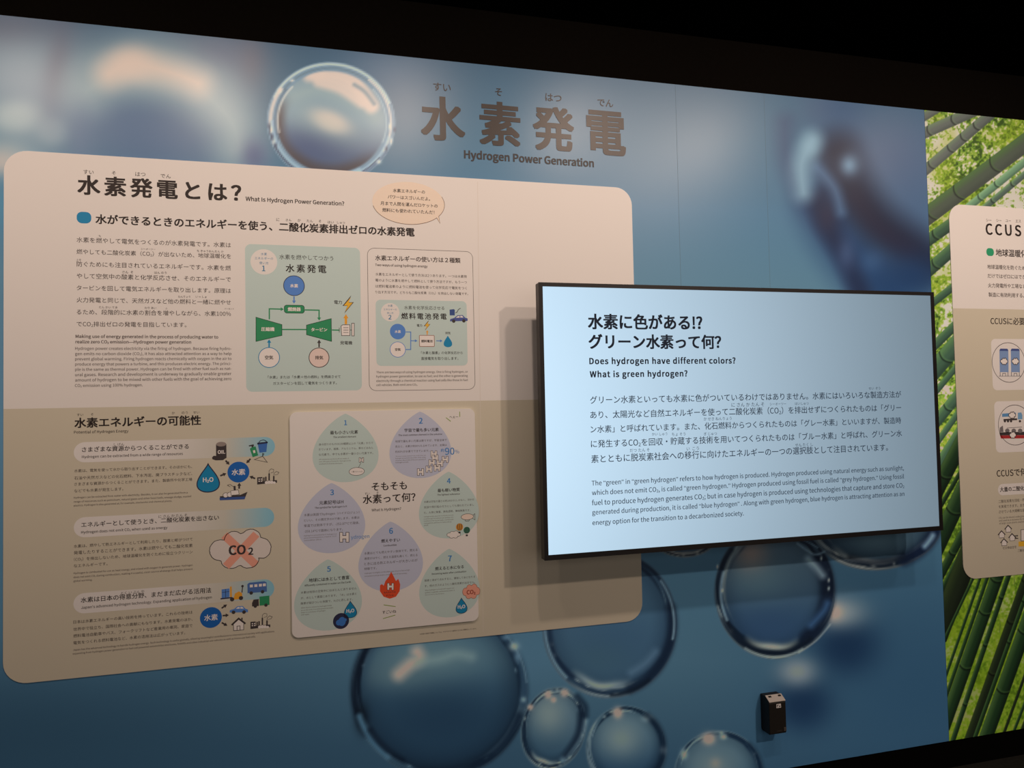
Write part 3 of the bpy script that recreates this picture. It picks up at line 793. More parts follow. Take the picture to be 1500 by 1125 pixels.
# small reading aids above the lines
for wd_, cx, cy, w in (('すい', 129.7, 252, 15), ('そ', 166.7, 253.5, 6), ('はつ', 205.7, 255.2, 15), ('でん', 242.7, 258, 15),
        ('に', 407.1, 321.6, 4.5), ('さん', 422.8, 322.3, 8.5), ('か', 438.3, 322.8, 4.5), ('たん', 453.8, 323.6, 9), ('そ', 468.7, 324.1, 4), ('はい', 484.4, 325.4, 9), ('しゅつ', 499.6, 326.1, 11.5),
        ('も', 146.2, 345.6, 3), ('シーオーツー', 217.1, 364.9, 21), ('ち きゅうおんだん か', 308, 368, 39), ('ふせ', 115.3, 380.4, 7), ('さん  そ', 187, 398.6, 16), ('はん のう', 235, 399.4, 18),
        ('ねんりょう', 269.8, 434.6, 18), ('いっ しょ', 294.6, 434.6, 16), ('だん かい てき', 158.3, 450.2, 27), ('わり あい', 220.4, 451, 17), ('ふ', 243.7, 451.8, 3), ('パーセント', 335.7, 452.3, 14),
        ('すい', 117.3, 607.6, 9.5), ('そ', 135, 607.1, 4), ('か', 253.9, 605, 4.5), ('のう', 270.6, 604.5, 9), ('せい', 287.6, 604, 9),
        ('し げん', 174.3, 650.9, 15), ('に さん か たん そ', 253.2, 755.6, 42), ('とく い ぶん や', 194.3, 867.6, 34)):
    (BT if 330 < cy < 460 else HT).mid(wd_, cx, cy, w)
HT.build('heading_text', INK, ip)
for body, xl, yl, xr, yr in (
        ('水素を燃やして電気をつくるのが水素発電です。水素は', 112.2, 351.3, 338.2, 358.9),
        ('燃やしても二酸化炭素（CO₂）が出ないため、地球温暖化を', 112.2, 369, 338.2, 375),
        ('防ぐためにも注目されているエネルギーです。水素を燃', 112.2, 386.7, 338.2, 392.6),
        ('やして空気中の酸素と化学反応させ、そのエネルギーで', 112.2, 404.5, 338.2, 409),
        ('タービンを回して電気エネルギーを取り出します。原理は', 112.2, 422.2, 338.2, 425.5),
        ('火力発電と同じで、天然ガスなど他の燃料と一緒に燃やせ', 112.2, 439.7, 338.2, 442.5),
        ('るため、段階的に水素の割合を増やしながら、水素100%', 112.2, 457.7, 338.2, 458.9),
        ('でCO₂排出ゼロの発電を目指しています。', 112.2, 475.1, 273.1, 475.4),
        ('水素は、電気を使って水から取り出すことができます。そのほかにも、', 108.8, 689.7, 281.5, 683.6),
        ('石油や天然ガスなどの化石燃料、下水汚泥、廃プラスチックなど、', 108.8, 699.7, 281.5, 694.3),
        ('さまざまな資源からつくることができます。また、製鉄所や化学工場', 108.8, 708.8, 281.5, 702.6),
        ('などでも水素が発生します。', 108.8, 719.2, 180.7, 716),
        ('水素は、燃やして熱エネルギーとして利用したり、酸素と結びつけて', 108.1, 799.2, 282.2, 790.8),
        ('発電したりすることができます。水素は燃やしても二酸化炭素', 108.1, 809.9, 282.2, 798.9),
        ('（CO₂）を排出しないため、地球温暖化を防ぐために役立つクリーン', 108.1, 818.5, 282.2, 809.4),
        ('なエネルギーです。', 108.1, 828.4, 157.5, 826.3),
        ('日本は水素エネルギーの高い技術を持っています。これらの技術は', 107.5, 910, 282, 898),
        ('世界中で役立ち、国際社会への貢献にもなります。水素発電のほか、', 107.5, 920.9, 282, 908),
        ('燃料電池自動車やバス、フォークリフトなど産業用の車両、家庭で', 107.5, 930.4, 282, 917.5),
        ('電気をつくれる燃料電池など、水素の活用法は広がっています。', 107.5, 941, 271.3, 927.8)):
    BT.text(body, xl, yl, xr, yr, bold=.004)
BT.build('body_text', BODY, ip)
ET = P(o4)
ET.text('Making use of energy generated in the process of producing water to', 110.7, 492.6, 319.7, 493.6, bold=.02)
ET.text('realize zero CO₂ emission—Hydrogen power generation', 110.5, 500.7, 280, 500.9, bold=.02)
for body, xl, yl, xr, yr in (
        ('Hydrogen power creates electricity via the firing of hydrogen. Because firing hydro-', 110, 510.6, 339, 510.4),
        ('gen emits no carbon dioxide (CO₂), it has also attracted attention as a way to help', 110, 518.2, 339, 518),
        ('prevent global warming. Firing hydrogen reacts chemically with oxygen in the air to', 110, 525.8, 339, 525.2),
        ('produce energy that powers a turbine, and this produces electric energy. The princi-', 110, 533.4, 339, 532.6),
        ('ple is the same as thermal power. Hydrogen can be fired with other fuel such as nat-', 110, 541, 339, 540),
        ('ural gases. Research and development is underway to gradually enable greater', 110, 548.8, 339, 547.3),
        ('amount of hydrogen to be mixed with other fuels with the goal of achieving zero', 110, 556.4, 339, 554.9),
        ('CO₂ emission using 100% hydrogen.', 109.7, 564.5, 209, 564),
        ('Hydrogen can be extracted from water with electricity. Besides, it can also be generated from a', 108.1, 728.7, 274.7, 721.7),
        ('range of resources such as petroleum, natural gases and other fossil fuels, sewage sludge, wasted', 108.1, 734.6, 280, 727.2),
        ('plastics. Hydrogen is also generated at, for example, steelworks and chemical plants.', 108.1, 740.3, 252, 733.9),
        ('Hydrogen is combusted for use as heat energy, and mixed with oxygen to generate power. Hydrogen', 107.7, 839, 282.2, 828.4),
        ('does not emit CO₂ during combustion, making it a useful, clean source of energy that helps prevent', 107.7, 844.9, 282.2, 834),
        ('global warming.', 107.7, 851, 135.3, 849.4),
        ("Japan has the advanced technology to handle hydrogen energy. Such technology is useful globally, allowing meaningful contributions to international society with applications", 107, 951.4, 401.7, 925.4),
        ('expanding from hydrogen power generation to fuel-cell powered automobiles and buses, forklifts and other industrial-use vehicles as well as home-use fuel cells.', 106.6, 957.2, 374.5, 932.8)):
    ET.text(body, xl, yl, xr, yr, bold=.006)
ET.text('※水素の性質や特徴については、わかりやすく説明するために簡略化しています。', 615, 928.6, 698, 921, bold=.004)
ET.build('english_text', FINE, ip)

# -- heading pills that fade from white to blue
def pill_mat():
    m = bpy.data.materials.new('pill_print'); m.use_nodes = True; nt = m.node_tree; b = nt.nodes['Principled BSDF']
    tc = nd(nt, 'ShaderNodeTexCoord'); sx = nd(nt, 'ShaderNodeSeparateXYZ'); cr = nd(nt, 'ShaderNodeValToRGB')
    nt.links.new(tc.outputs['Generated'], sx.inputs[0]); nt.links.new(sx.outputs['X'], cr.inputs[0]); nt.links.new(cr.outputs[0], b.inputs['Base Color'])
    e = cr.color_ramp.elements
    e[0].position = .42; e[0].color = (*lin((231, 229, 228)), 1); e[1].position = 1.0; e[1].color = (*lin((138, 200, 226)), 1)
    x = e.new(.74); x.color = (*lin((208, 208, 198)), 1); x = e.new(.95); x.color = (*lin((150, 204, 224)), 1)
    b.inputs['Roughness'].default_value = .5; b.inputs['Specular IOR Level'].default_value = .3
    return m
PILL = pill_mat()
for tl, tr, br, bl, ja, jb, en, eb in (
        ((108, 647.8), (402.8, 639.9), (402.8, 668.2), (108, 677.3), 'さまざまな資源からつくることができる', (119.9, 658.5, 276.5, 654.1), 'Hydrogen can be extracted from a wide range of resources', (119.9, 669.3, 267.9, 664.3)),
        ((108.1, 757.7), (401.7, 743.7), (401.7, 771.3), (108.1, 787.6), 'エネルギーとして使うとき、二酸化炭素を出さない', (119, 767.9, 320.7, 758.9), 'Hydrogen does not emit CO₂ when used as energy', (118.8, 779.3, 245.3, 772.9)),
        ((107.5, 869.2), (401.7, 848.3), (401.7, 877.1), (107.5, 898.2), '水素は日本の得意分野、まだまだ広がる活用法', (118.3, 878.3, 309.4, 865.3), "Japan's advanced hydrogen technology. Expanding application of hydrogen", (118.8, 889.6, 310.3, 875.1))):
    pl = P(o2).fill(prect(tl, tr, br, bl, 40, o2)).build('heading_pill', PILL, ip)
    t = P(o4); t.text(ja, *jb, bold=.012, res=3); t.text(en, *eb, bold=.01); t.build('pill_text', INK, pl)

# -- picture 1: what hydrogen is made from
def h2_circle(parent, cx, cy, r, off, txt_w, ty):
    c = P(off).circ(cx, cy, r).build('hydrogen_circle', BLUE if r < 15 else mat('strong_blue_ink', (30, 104, 190), .5, .25), parent)
    P(off + STEP).mid('水素', cx, ty, txt_w, bold=.02).build('circle_text', PWHITE, c)
    return c
teardrop_icon(ip, (304.9, 679.5), 304.9, 720.8, 16.4, o3, 'H₂O', 15.5, 702.6)
h2_circle(ip, 349.3, 691.5, 15.2, o3, 20, 691.5)
oil = P(o4).poly([(316.4, 651), (320, 648.8), (328, 648.4), (331.6, 650.2), (331.9, 670.5), (328, 673), (320, 673.4), (316.6, 671)]).build('oil_drum', DARK, ip)
P(o5).circ(324, 650.6, 3.4, sx=2.0).build('drum_lid', mat('warm_grey_ink', (150, 140, 136), .5, .2), oil); P(o5).mid('OIL', 324.4, 662, 11, bold=.03).build('drum_text', PWHITE, oil)
P(o3).poly([(310.6, 670), (313, 667.6), (320, 668), (330, 670.5), (327, 674), (316, 674.4), (311, 672.6)]).build('oil_puddle', DARK, ip)
P(o4).poly([(366, 657.4), (369.6, 654.6), (374.4, 654), (378.2, 667), (370.2, 669.8)]).build('spray_bottle', GREEN, ip)
P(o5).poly([(364.4, 652.4), (371.6, 650.8), (372, 652.6), (370.6, 655), (368.6, 655.4), (368.4, 653.4), (364.8, 654)]).build('bottle_nozzle', DARK, ip); P(o5).poly([(370.4, 660), (373.4, 659.2), (374.4, 663), (371.4, 664)]).build('bottle_label', PWHITE, ip)
bk = P(o4).poly([(377.6, 650), (391.6, 648), (390.2, 662), (380, 663.2)]).build('bucket', mat('bucket_blue_ink', (66, 118, 196), .5, .25), ip)
P(o5).line([(378, 650), (381, 645.8), (385.6, 644.4), (389.4, 645.6), (391.4, 648.6)], 1.0).build('bucket_handle', NAVY, bk)
P(o5).poly([(376.8, 648.6), (392.2, 646.8), (392.2, 649.2), (377, 651.2)]).build('bucket_rim', NAVY, bk)
P(o4).line([(385, 667.5), (386.6, 665), (384.8, 664.2), (384.6, 668.4), (372.6, 673.2), (391.6, 677.2), (384.8, 668.4)], .9).build('clothes_hanger', DARK, ip)
factory_icon(ip, 390.3, 706, 29, o4)
sh = P(o4).poly([(322, 727), (352, 725), (362.5, 720.4), (358.6, 730.2), (323, 732)]).build('ship_hull', DARK, ip)
P(o5).poly([(321.6, 729.2), (359.4, 727.2), (358.4, 731.4), (322, 732.8)]).build('ship_waterline', mat('ship_blue_ink', (62, 92, 160), .5, .25), sh)
s_ = P(o5); s_.circ(330.5, 725.4, 3.6); s_.circ(336.6, 724.6, 3.6); s_.poly([(338, 719), (349, 717.6), (350.4, 724.4), (338.4, 725.6)]); s_.build('ship_cabin', PWHITE, sh)
s_ = P(o5); s_.ring(330.5, 725.4, 3.6, .6, 20); s_.ring(336.6, 724.6, 3.6, .6, 20); s_.poly([(342, 712), (345, 711.6), (345.4, 718), (342.4, 718.4)]); s_.line([(342, 713), (337, 709.6), (333, 710.8), (337.4, 713.2)], .6); s_.line([(338, 719), (349, 717.6), (350.4, 724.4), (338.4, 725.6)], .6, True); s_.build('ship_outline', DARK, sh)
for a, b in (((330.4, 674.6), (336.2, 680.8)), ((367, 672), (360.8, 678.6)), ((322.6, 697), (331.6, 693.4)), ((373.8, 701), (365.4, 697.6)), ((350.3, 715.8), (350.6, 707))):
    P(o4).arrow(a, b, 2.4, 4.6).build('arrow', DARK, ip)

# -- picture 2: carbon dioxide cloud, crossed out
cp = cloud_pts(352.5, 806.2, 80, 49, o3)
cl = P(o3).fill(cp).build('carbon_cloud', mat('cloud_ink', (224, 218, 214), .5, .2), ip); P(o4).path(cp, .0021, True).build('cloud_outline', DARK, cl)
x_ = P(o4); x_.line([(328.6, 784), (375, 827.4)], 11.5); x_.line([(375.6, 782.4), (331, 829.6)], 11.5); x_.build('cross', SALMON, cl)
t = P(o6); t.text('CO', 335, 806.6, 360, 804.4, bold=.035, res=4); t.text('2', 363.6, 807.6, 371, 807.2, bold=.03, res=4); t.build('cloud_text', DARK, cl)

# -- picture 3: where hydrogen is used
h2_circle(ip, 309, 904.6, 15.2, o3, 20, 904.6)
fk = P(o4); fk.poly([(324.6, 863.4), (336, 862), (336, 874.6), (324.8, 876)]); fk.build('forklift_load', BLUE, ip)
fk = P(o5); fk.line([(325, 867.8), (336, 866.4)], .6); fk.line([(330.4, 862.8), (330.4, 875.2)], .6); fk.poly([(323, 876.2), (340, 874.4), (340, 876.2), (323, 878)]); fk.build('forklift_fork', NAVY, ip)
fk = P(o4); fk.poly([(336.8, 859.4), (339.4, 859), (339.8, 877), (337.2, 877.2)]); fk.poly([(344.2, 869.4), (350, 866.2), (354.6, 868.8), (355, 877), (341.6, 878.6)]); fk.build('forklift_body', ORANGE, ip)
fk = P(o5); fk.circ(340, 878, 3, 18); fk.circ(353, 876, 3, 18); fk.line([(354.4, 868), (355.4, 858.6)], 1.4); fk.circ(355.2, 858.6, 1.8, 14); fk.build('forklift_wheel', DARK, ip)
P(o4).poly([(362.4, 855.6), (365, 853.6), (387, 851.4), (390.6, 853), (391, 866.6), (362.6, 869)]).build('bus_body', mat('bus_blue_ink', (78, 116, 184), .5, .25), ip)
s_ = P(o5)
for x in (366, 372.6, 379.2, 385): s_.poly([(x, 856.6 - .09 * (x - 366)), (x + 4.4, 856.2 - .09 * (x - 366)), (x + 4.4, 860.2 - .09 * (x - 366)), (x, 860.6 - .09 * (x - 366))])
s_.build('bus_window', PWHITE, ip)
s_ = P(o5); s_.circ(368, 868.6, 2.5, 16); s_.circ(384.6, 866.8, 2.5, 16); s_.build('bus_wheel', DARK, ip)
P(o4).poly([(380, 874), (394.6, 872.4), (394.8, 886), (380.2, 887.2)]).build('truck_box', GREEN, ip)
s_ = P(o4); s_.poly([(369.2, 883.4), (371.4, 878.4), (379, 877.4), (379.2, 887.6), (369.2, 888.4)]); s_.circ(374, 888, 2.4, 16); s_.circ(389.6, 886.4, 2.4, 16); s_.build('truck_cab', DARK, ip)
car_icon(ip, 349.8, 893.4, 27, o4)
s_ = P(o4); s_.poly([(342, 915), (349.6, 907), (357.4, 913.4), (357, 922.6), (342.2, 924)]); s_.build('house_wall', PWHITE, ip)
s_ = P(o5); s_.poly([(338.6, 914.6), (349.6, 904.4), (360.4, 912.6), (358.8, 914.6), (349.6, 907.8), (340, 916.6)]); s_.poly([(353.4, 905), (355.4, 904.8), (355.4, 908.4), (353.4, 907)]); s_.line([(342, 915), (342.2, 923.8), (357, 922.6), (357, 913.6)], .8); s_.line([(347.2, 923), (347.2, 917.2), (351.6, 916.8), (351.6, 922.8)], .8); s_.build('house_roof', DARK, ip)
factory_icon(ip, 380.4, 917.6, 29, o4)
for a, b in (((324.6, 891), (332.6, 885.4)), ((326, 901.8), (335.4, 901)), ((324.8, 912), (333, 916.6))): P(o4).arrow(a, b, 2.2, 4.6).build('arrow', DARK, ip)

# -- pale green card: burning hydrogen
dc = P(o1).fill(prect((359.8, 356.5), (528, 364), (529.5, 571.3), (359.8, 574.4), 8.5, o1)).build('diagram_card', TEAL, ip, 'pale green card with the turbine diagram')
P(o2).circ(386.6, 383.6, 18.6).build('number_badge', WHITE, dc)
t = P(o3); t.mid('水素', 386.6, 372.2, 9); t.mid('エネルギーの', 386.6, 378.5, 27); t.mid('使い方', 386.6, 385.4, 13.5); t.mid('1', 386.2, 393.2, 5, bold=.02); t.build('badge_text', mat('badge_blue_ink', (52, 128, 172), .5, .2), dc)
t = P(o3); t.text('水素を燃やしてつかう', 409.2, 376.5, 488.2, 378.3); t.text('水素発電', 418.5, 393, 478, 394.2, h=12.6, bold=.018, res=3)
t.text('電力', 489.5, 442.6, 500.9, 442.8, bold=.01); t.text('発電機', 498.3, 502.1, 516, 502.3, bold=.01)
t.text('空気', 388, 523.7, 400.3, 523.7, bold=.02); t.text('排気', 461.6, 523.9, 473.5, 523.9, bold=.02)
t.off = o5
t.text('「水素」または「水素＋他の燃料」を燃焼させて', 392.4, 552.8, 498.9, 551.5); t.text('ガスタービンを回して電気をつくります。', 400, 561.7, 493.3, 560.9); t.build('card_text', INK, dc)
P(o2).circ(430.7, 418.5, 14.6).build('hydrogen_circle', BLUE, dc); P(o3).ring(430.7, 418.5, 14.6, .9).build('circle_outline', NAVY, dc)
P(o2).fill(prect((416.5, 446.6), (445.7, 447.6), (445.7, 458.8), (416.5, 458.4), 3.5, o2)).build('burner_box', GREEN, dc)
P(o2).poly([(375, 464.7), (413, 475.5), (413, 491.3), (375, 500.1)]).build('compressor', GREEN, dc)
P(o2).poly([(449, 476.3), (485.2, 466.7), (485.7, 500.1), (449, 490.2)]).build('turbine', GREEN, dc)
s_ = P(o3); s_.line([(375, 464.7), (413, 475.5), (413, 491.3), (375, 500.1)], .8, True); s_.line([(449, 476.3), (485.2, 466.7), (485.7, 500.1), (449, 490.2)], .8, True)
s_.path(prect((416.5, 446.6), (445.7, 447.6), (445.7, 458.8), (416.5, 458.4), 3.5, o3), .0018, True); s_.build('machine_outline', mat('dark_green_ink', (36, 78, 58), .5, .2), dc)
t = P(o4); t.text('水素', 425, 418.6, 436.6, 418.6, bold=.03); t.text('燃焼器', 421.6, 452.8, 440.6, 453.2, bold=.03); t.text('圧縮機', 382.6, 482.1, 402.1, 482.3, bold=.03); t.text('タービン', 455.8, 482.9, 479.3, 483, bold=.03); t.build('machine_text', PWHITE, dc)
s_ = P(o2); s_.line([(394.5, 467.8), (394.5, 452.4), (409, 452.8)], 1.8); s_.arrow((408, 452.8), (415.8, 453), 1.8, 4.4); s_.line([(446.4, 454), (467.4, 454.4), (467.4, 464)], 1.8); s_.arrow((467.4, 463), (467.5, 469.6), 1.8, 4.4)
s_.line([(413.4, 482.6), (448.6, 482.7)], 1.8); s_.line([(486.2, 483.4), (497.6, 483.6)], 1.8); s_.build('green_pipe', GREEN, dc)
P(o2).arrow((430.7, 434.2), (430.7, 444.8), 1.8, 4.4).build('arrow', BLUE, dc); P(o2).arrow((394.2, 508.6), (394.2, 497.2), 2, 4.8).build('arrow', CYAN, dc)
P(o2).arrow((467.4, 508.6), (467.4, 497.6), 2, 4.8).build('arrow', DARK, dc); P(o2).arrow((506.7, 475), (506.7, 460.2), 3.4, 6).build('arrow', ORANGE, dc)
P(o2).circ(394.2, 523.7, 14.6).build('air_circle', PWHITE, dc); P(o3).ring(394.2, 523.7, 14.6, 1).build('circle_outline', CYAN, dc)
P(o2).circ(467.4, 523.9, 14.2).build('exhaust_circle', mat('rose_ink', (232, 214, 208), .5, .2), dc); P(o3).ring(467.4, 523.9, 14.2, 1).build('circle_outline', DARK, dc)
bolt_icon(dc, 509.7, 445.9, 24, o3)
g_ = P(o2); g_.poly([(499.6, 477.6), (502, 475.8), (512.6, 475.8), (512.6, 491.6), (500.4, 491.6)]); g_.poly([(515.3, 473.5), (518.9, 473.5), (518.9, 492), (515.3, 492)]); g_.build('generator', PWHITE, dc)
g_ = P(o3); g_.line([(497, 480), (497, 487)], .8); g_.line([(499.6, 477.6), (502, 475.8), (512.6, 475.8), (512.6, 491.6), (500.4, 491.6)], .8, True); g_.line([(515.3, 473.5), (518.9, 473.5), (518.9, 492), (515.3, 492)], .8, True)
for y in (480, 483.6, 487): g_.line([(503, y), (510.4, y)], .7)
g_.line([(512.6, 483.4), (515.3, 483.4)], .8); g_.build('generator_outline', DARK, dc)

# -- outlined card: two ways of using it
uc = P(o2).path(prect((538.9, 362.8), (692.2, 369.1), (696, 570), (540.2, 572.6), 10, o2), .0013, True).build('outline_card', BODY, ip, 'card drawn as a thin rounded outline')
t = P(o3); t.text('水素エネルギーの使い方は２種類', 549.5, 377.5, 674.4, 381.8, bold=.016, res=3); t.text('Two ways of using hydrogen energy', 549.5, 387.6, 626.3, 390.4, bold=.016)
for body, xl, yl, xr, yr in (('水素をエネルギーとして使う方法は2つあります。一つは水素発', 550, 401.3, 683.8, 405.4), ('電のように水素を燃やして燃料として使う方法ですが、もう一つ', 550, 410.2, 683.8, 413.7),
        ('は燃料電池車のように燃料電池を使って化学反応で電気をつく', 550, 419.3, 683.8, 421.9), ('り出す方法です。どちらも二酸化炭素（CO₂）を排出しない発電です。', 550, 428.2, 685.8, 430)):
    t.text(body, xl, yl, xr, yr, bold=.004)
for body, xl, yl, xr, yr in (('There are two ways of using hydrogen energy. One is firing hydrogen, or', 551.3, 545.5, 685.3, 544.2), ('hydrogen power generation, to use as fuel; and the other is generating', 551.3, 551.3, 685.3, 550.5),
        ('electricity through a chemical reaction using fuel cells like those in fuel', 551.3, 557.4, 685.3, 557.1), ('cell vehicles. Both emit zero CO₂.', 551.3, 563.7, 611.6, 563.6)):
    t.text(body, xl, yl, xr, yr, bold=.006)
t.build('card_text', BODY, uc)
cc = P(o2).fill(prect((550.8, 438.3), (683.3, 441.9), (685.3, 535.6), (551, 535.8), 7, o2)).build('fuel_cell_card', TEAL, ip, 'small pale green card with the fuel cell diagram')
P(o3).circ(571.6, 457.3, 13.4).build('number_badge', WHITE, cc)
t = P(o4); t.mid('水素', 571.6, 447.9, 7); t.mid('エネルギーの', 571.6, 453.3, 19.5); t.mid('使い方', 571.6, 458.6, 9.5); t.mid('2', 571.2, 464.6, 4.4, bold=.02); t.build('badge_text', mat('badge_blue_ink', (52, 128, 172)), cc)
t = P(o4); t.text('水素を化学反応させる', 592.1, 450.5, 650.9, 451.5); t.text('燃料電池発電', 587.8, 463.1, 654.2, 463.6, h=9.8, bold=.018, res=3); t.text('電力', 610.6, 476.8, 618.4, 476.8, bold=.01); t.text('排気', 652.2, 487.9, 660, 487.9, bold=.01)
t.off = o6
t.text('燃料電池', 617, 499.6, 633.8, 499.8, bold=.02); t.text('空気', 578.6, 512, 587, 512, bold=.02)
t.text('「水素と酸素」の化学反応から', 616.9, 516.6, 677.7, 517); t.text('直接電気を取り出します。', 616.9, 525, 671.4, 525.2); t.build('card_text', INK, cc)
P(o3).circ(582.7, 485.7, 11.4).build('hydrogen_circle', BLUE, cc); P(o4).mid('水素', 582.7, 485.8, 9, bold=.02).build('circle_text', PWHITE, cc)
P(o3).circ(582.7, 512, 11.2).build('air_circle', PWHITE, cc); P(o4).ring(582.7, 512, 11.2, .8).build('circle_outline', BLUE, cc)
s_ = P(o3); s_.line([(594.4, 486.2), (601.7, 486.3), (601.7, 512), (594.4, 512)], 1.3); s_.arrow((601.7, 499.1), (611.4, 499.2), 1.3, 3.6); s_.arrow((639, 499.2), (648.2, 499.3), 1.3, 3.6); s_.build('blue_pipe', BLUE, cc)
P(o4).fill(prect((614.4, 491.1), (636.2, 491.4), (636.2, 507.6), (614.4, 507.5), 1.2, o4)).build('cell_box', PWHITE, cc); P(o5).path(prect((614.4, 491.1), (636.2, 491.4), (636.2, 507.6), (614.4, 507.5), 1.2, o5), .0018, True).build('box_outline', mat('rust_ink', (150, 96, 70), .5, .2), cc)
P(o3).arrow((625.8, 490.4), (625.8, 483.6), 1.6, 3).build('arrow', ORANGE, cc); bolt_icon(cc, 625.5, 476.6, 14, o3)
P(o3).fill(tear((656, 491.6), 656, 508.6, 6.2, 1.5, o3)).build('water_drop', CYAN, cc)
P(o3).poly([(658.6, 453.6), (665, 452.8), (666.2, 454.2), (666.2, 462), (658.8, 462)]).build('charger', mat('charger_blue_ink', (62, 88, 150), .5, .2), cc)
P(o4).line([(667, 458.4), (669.4, 457.4), (671.4, 453.6), (674.6, 451.4)], .9).build('charger_hose', DARK, cc)
car_icon(cc, 672, 467, 26, o3, mat('car_violet_ink', (82, 96, 164), .5, .2))

# -- speech bubble
sb_m = bpy.data.materials.new('dotted_peach_print'); sb_m.use_nodes = True
nt = sb_m.node_tree; b_ = nt.nodes['Principled BSDF']; tc = nd(nt, 'ShaderNodeTexCoord'); vo = nd(nt, 'ShaderNodeTexVoronoi'); vo.inputs['Scale'].default_value = 230; vo.inputs['Randomness'].default_value = 0
cr = nd(nt, 'ShaderNodeValToRGB'); nt.links.new(tc.outputs['Object'], vo.inputs['Vector']); nt.links.new(vo.outputs['Distance'], cr.inputs[0]); nt.links.new(cr.outputs[0], b_.inputs['Base Color'])
cr.color_ramp.elements[0].position = .26; cr.color_ramp.elements[0].color = (*lin((240, 204, 166)), 1); cr.color_ramp.elements[1].position = .40; cr.color_ramp.elements[1].color = (*lin((238, 226, 212)), 1)
b_.inputs['Roughness'].default_value = .5
def sb_shape(off):
    k = P(off).sc(600, 298); c = w2(598.9, 297.6, off); o = []
    for i in range(64):
        a = 2 * math.pi * i / 64; x, z = c[0] + 50.8 * k * 1.03 * math.cos(a), c[1] + 31 * k * math.sin(a)
        o.append((x, z))
        if i == 57: o.append(w2(644.6, 327.2, off))
    return o
sb = P(o2).fill(sb_shape(o2)).build('speech_bubble', sb_m, ip, 'peach dotted speech bubble')
so = [v for v in sb_shape(o3)]; i0 = 34
P(o3).path(so[i0:] + so[:5], .0016).build('bubble_outline', mat('brown_ink', (120, 92, 74), .5, .2), sb)
t = P(o4)
for body, xl, yl, xr, yr in (('水素エネルギーの', 575.6, 279.3, 622.5, 281), ('パワーはスゴいんだよ。', 568, 287.6, 630, 292), ('月まで人間を運んだロケットの', 557.4, 297.8, 641, 301.6), ('燃料にも使われていたんだ！', 560, 307.9, 636.4, 310.7)): t.text(body, xl, yl, xr, yr, bold=.01)
t.build('bubble_text', INK, sb)

# -- the white fact card, flat print raised into a board so it casts its drop shadow
FO = 0.0105
fc = P().slab(prect((426.6, 604), (697, 598.2), (699.6, 909), (425.4, 935.4), 10, FO), B0 + STEP, FO).build('fact_card', WHITE, ip, 'white printed card with seven drop-shaped notes, raised to cast its shadow')
f1, f2, f3, f4 = (FO + STEP * k for k in range(1, 5))
DROPS = ((1, TEAL, (506.6, 606), 505.4, 706.4, 48.4, (506.2, 619.2)), (2, LILAC, (616, 603), 615, 700.4, 45.4, (616.4, 616.4)), (3, LILAC, (486, 707.6), 485, 810.4, 49.4, (486.4, 721.2)),
         (4, TEAL, (657, 691), 657.4, 788.6, 44, (657.4, 704.4)), (5, TEAL, (480.6, 819.4), 480, 923.6, 49.8, (481.8, 833.4)), (6, LILAC, (572.6, 764), 571.4, 866.4, 47.4, (572.8, 777.6)), (7, TEAL, (658.4, 804), 657.6, 904.4, 44.4, (659, 818)))
for n_, m_, tip, cx, bot, hw, nm in DROPS:
    P(f1 + (STEP * .2 if n_ in (4, 6) else 0)).fill(tear(tip, cx, bot, hw, .62, f1)).build('drop_note', m_, fc)
    P(f2).mid(str(n_), nm[0], nm[1], 5.6 if n_ > 1 else 4.4, bold=.025, res=4).build('note_number', NUMB, fc)
TITLES = (('最も小さい元素', 483.6, 633.6, 524.4, 633), ('宇宙で最も多い元素', 592.4, 630.4, 642.6, 629.2), ('元素記号はH', 467.6, 736.6, 503, 735), ('最も軽い物質', 641, 718.4, 673.4, 717.2), ('地球には水として豊富', 452.4, 850, 511.6, 846), ('燃えやすい', 558.4, 792.4, 586, 791), ('燃えると水になる', 637.4, 832.6, 679.4, 830.6),
          ('そもそも', 544.4, 713, 596, 711), ('水素って何？', 531.4, 730.4, 608.6, 729.4))
t = P(f2)
for k, (body, xl, yl, xr, yr) in enumerate(TITLES): t.text(body, xl, yl, xr, yr, bold=.016, res=3)
t.text('What Is Hydrogen?', 544.4, 746.6, 587.6, 745.6, bold=.012); t.mid('すい', 538, 723, 7.5); t.mid('そ', 553, 722, 3.6)
t.text('すごいね', 560, 896.4, 580.4, 896, bold=.012); t.text('へぇー', 658.4, 612.4, 671, 609, bold=.01)
for body, xl, yl, xr, yr in (('The smallest element', 488, 640.2, 521.6, 639.6), ('The most common element in the universe', 583.6, 637.6, 647.6, 635.8), ('The symbol for hydrogen is H', 461, 744.2, 508, 741.4), ('The lightest substance', 640.4, 724.6, 673.6, 723.6), ('Affluently contained in water on the Earth', 446, 857.6, 514, 852.6), ('Combustible', 561.6, 799, 581, 798.4), ('Becoming water after combustion', 632.6, 840.8, 683, 837)):
    t.text(body, xl, yl, xr, yr, bold=.016)
t.build('title_text', INK, fc)
t = P(f2)
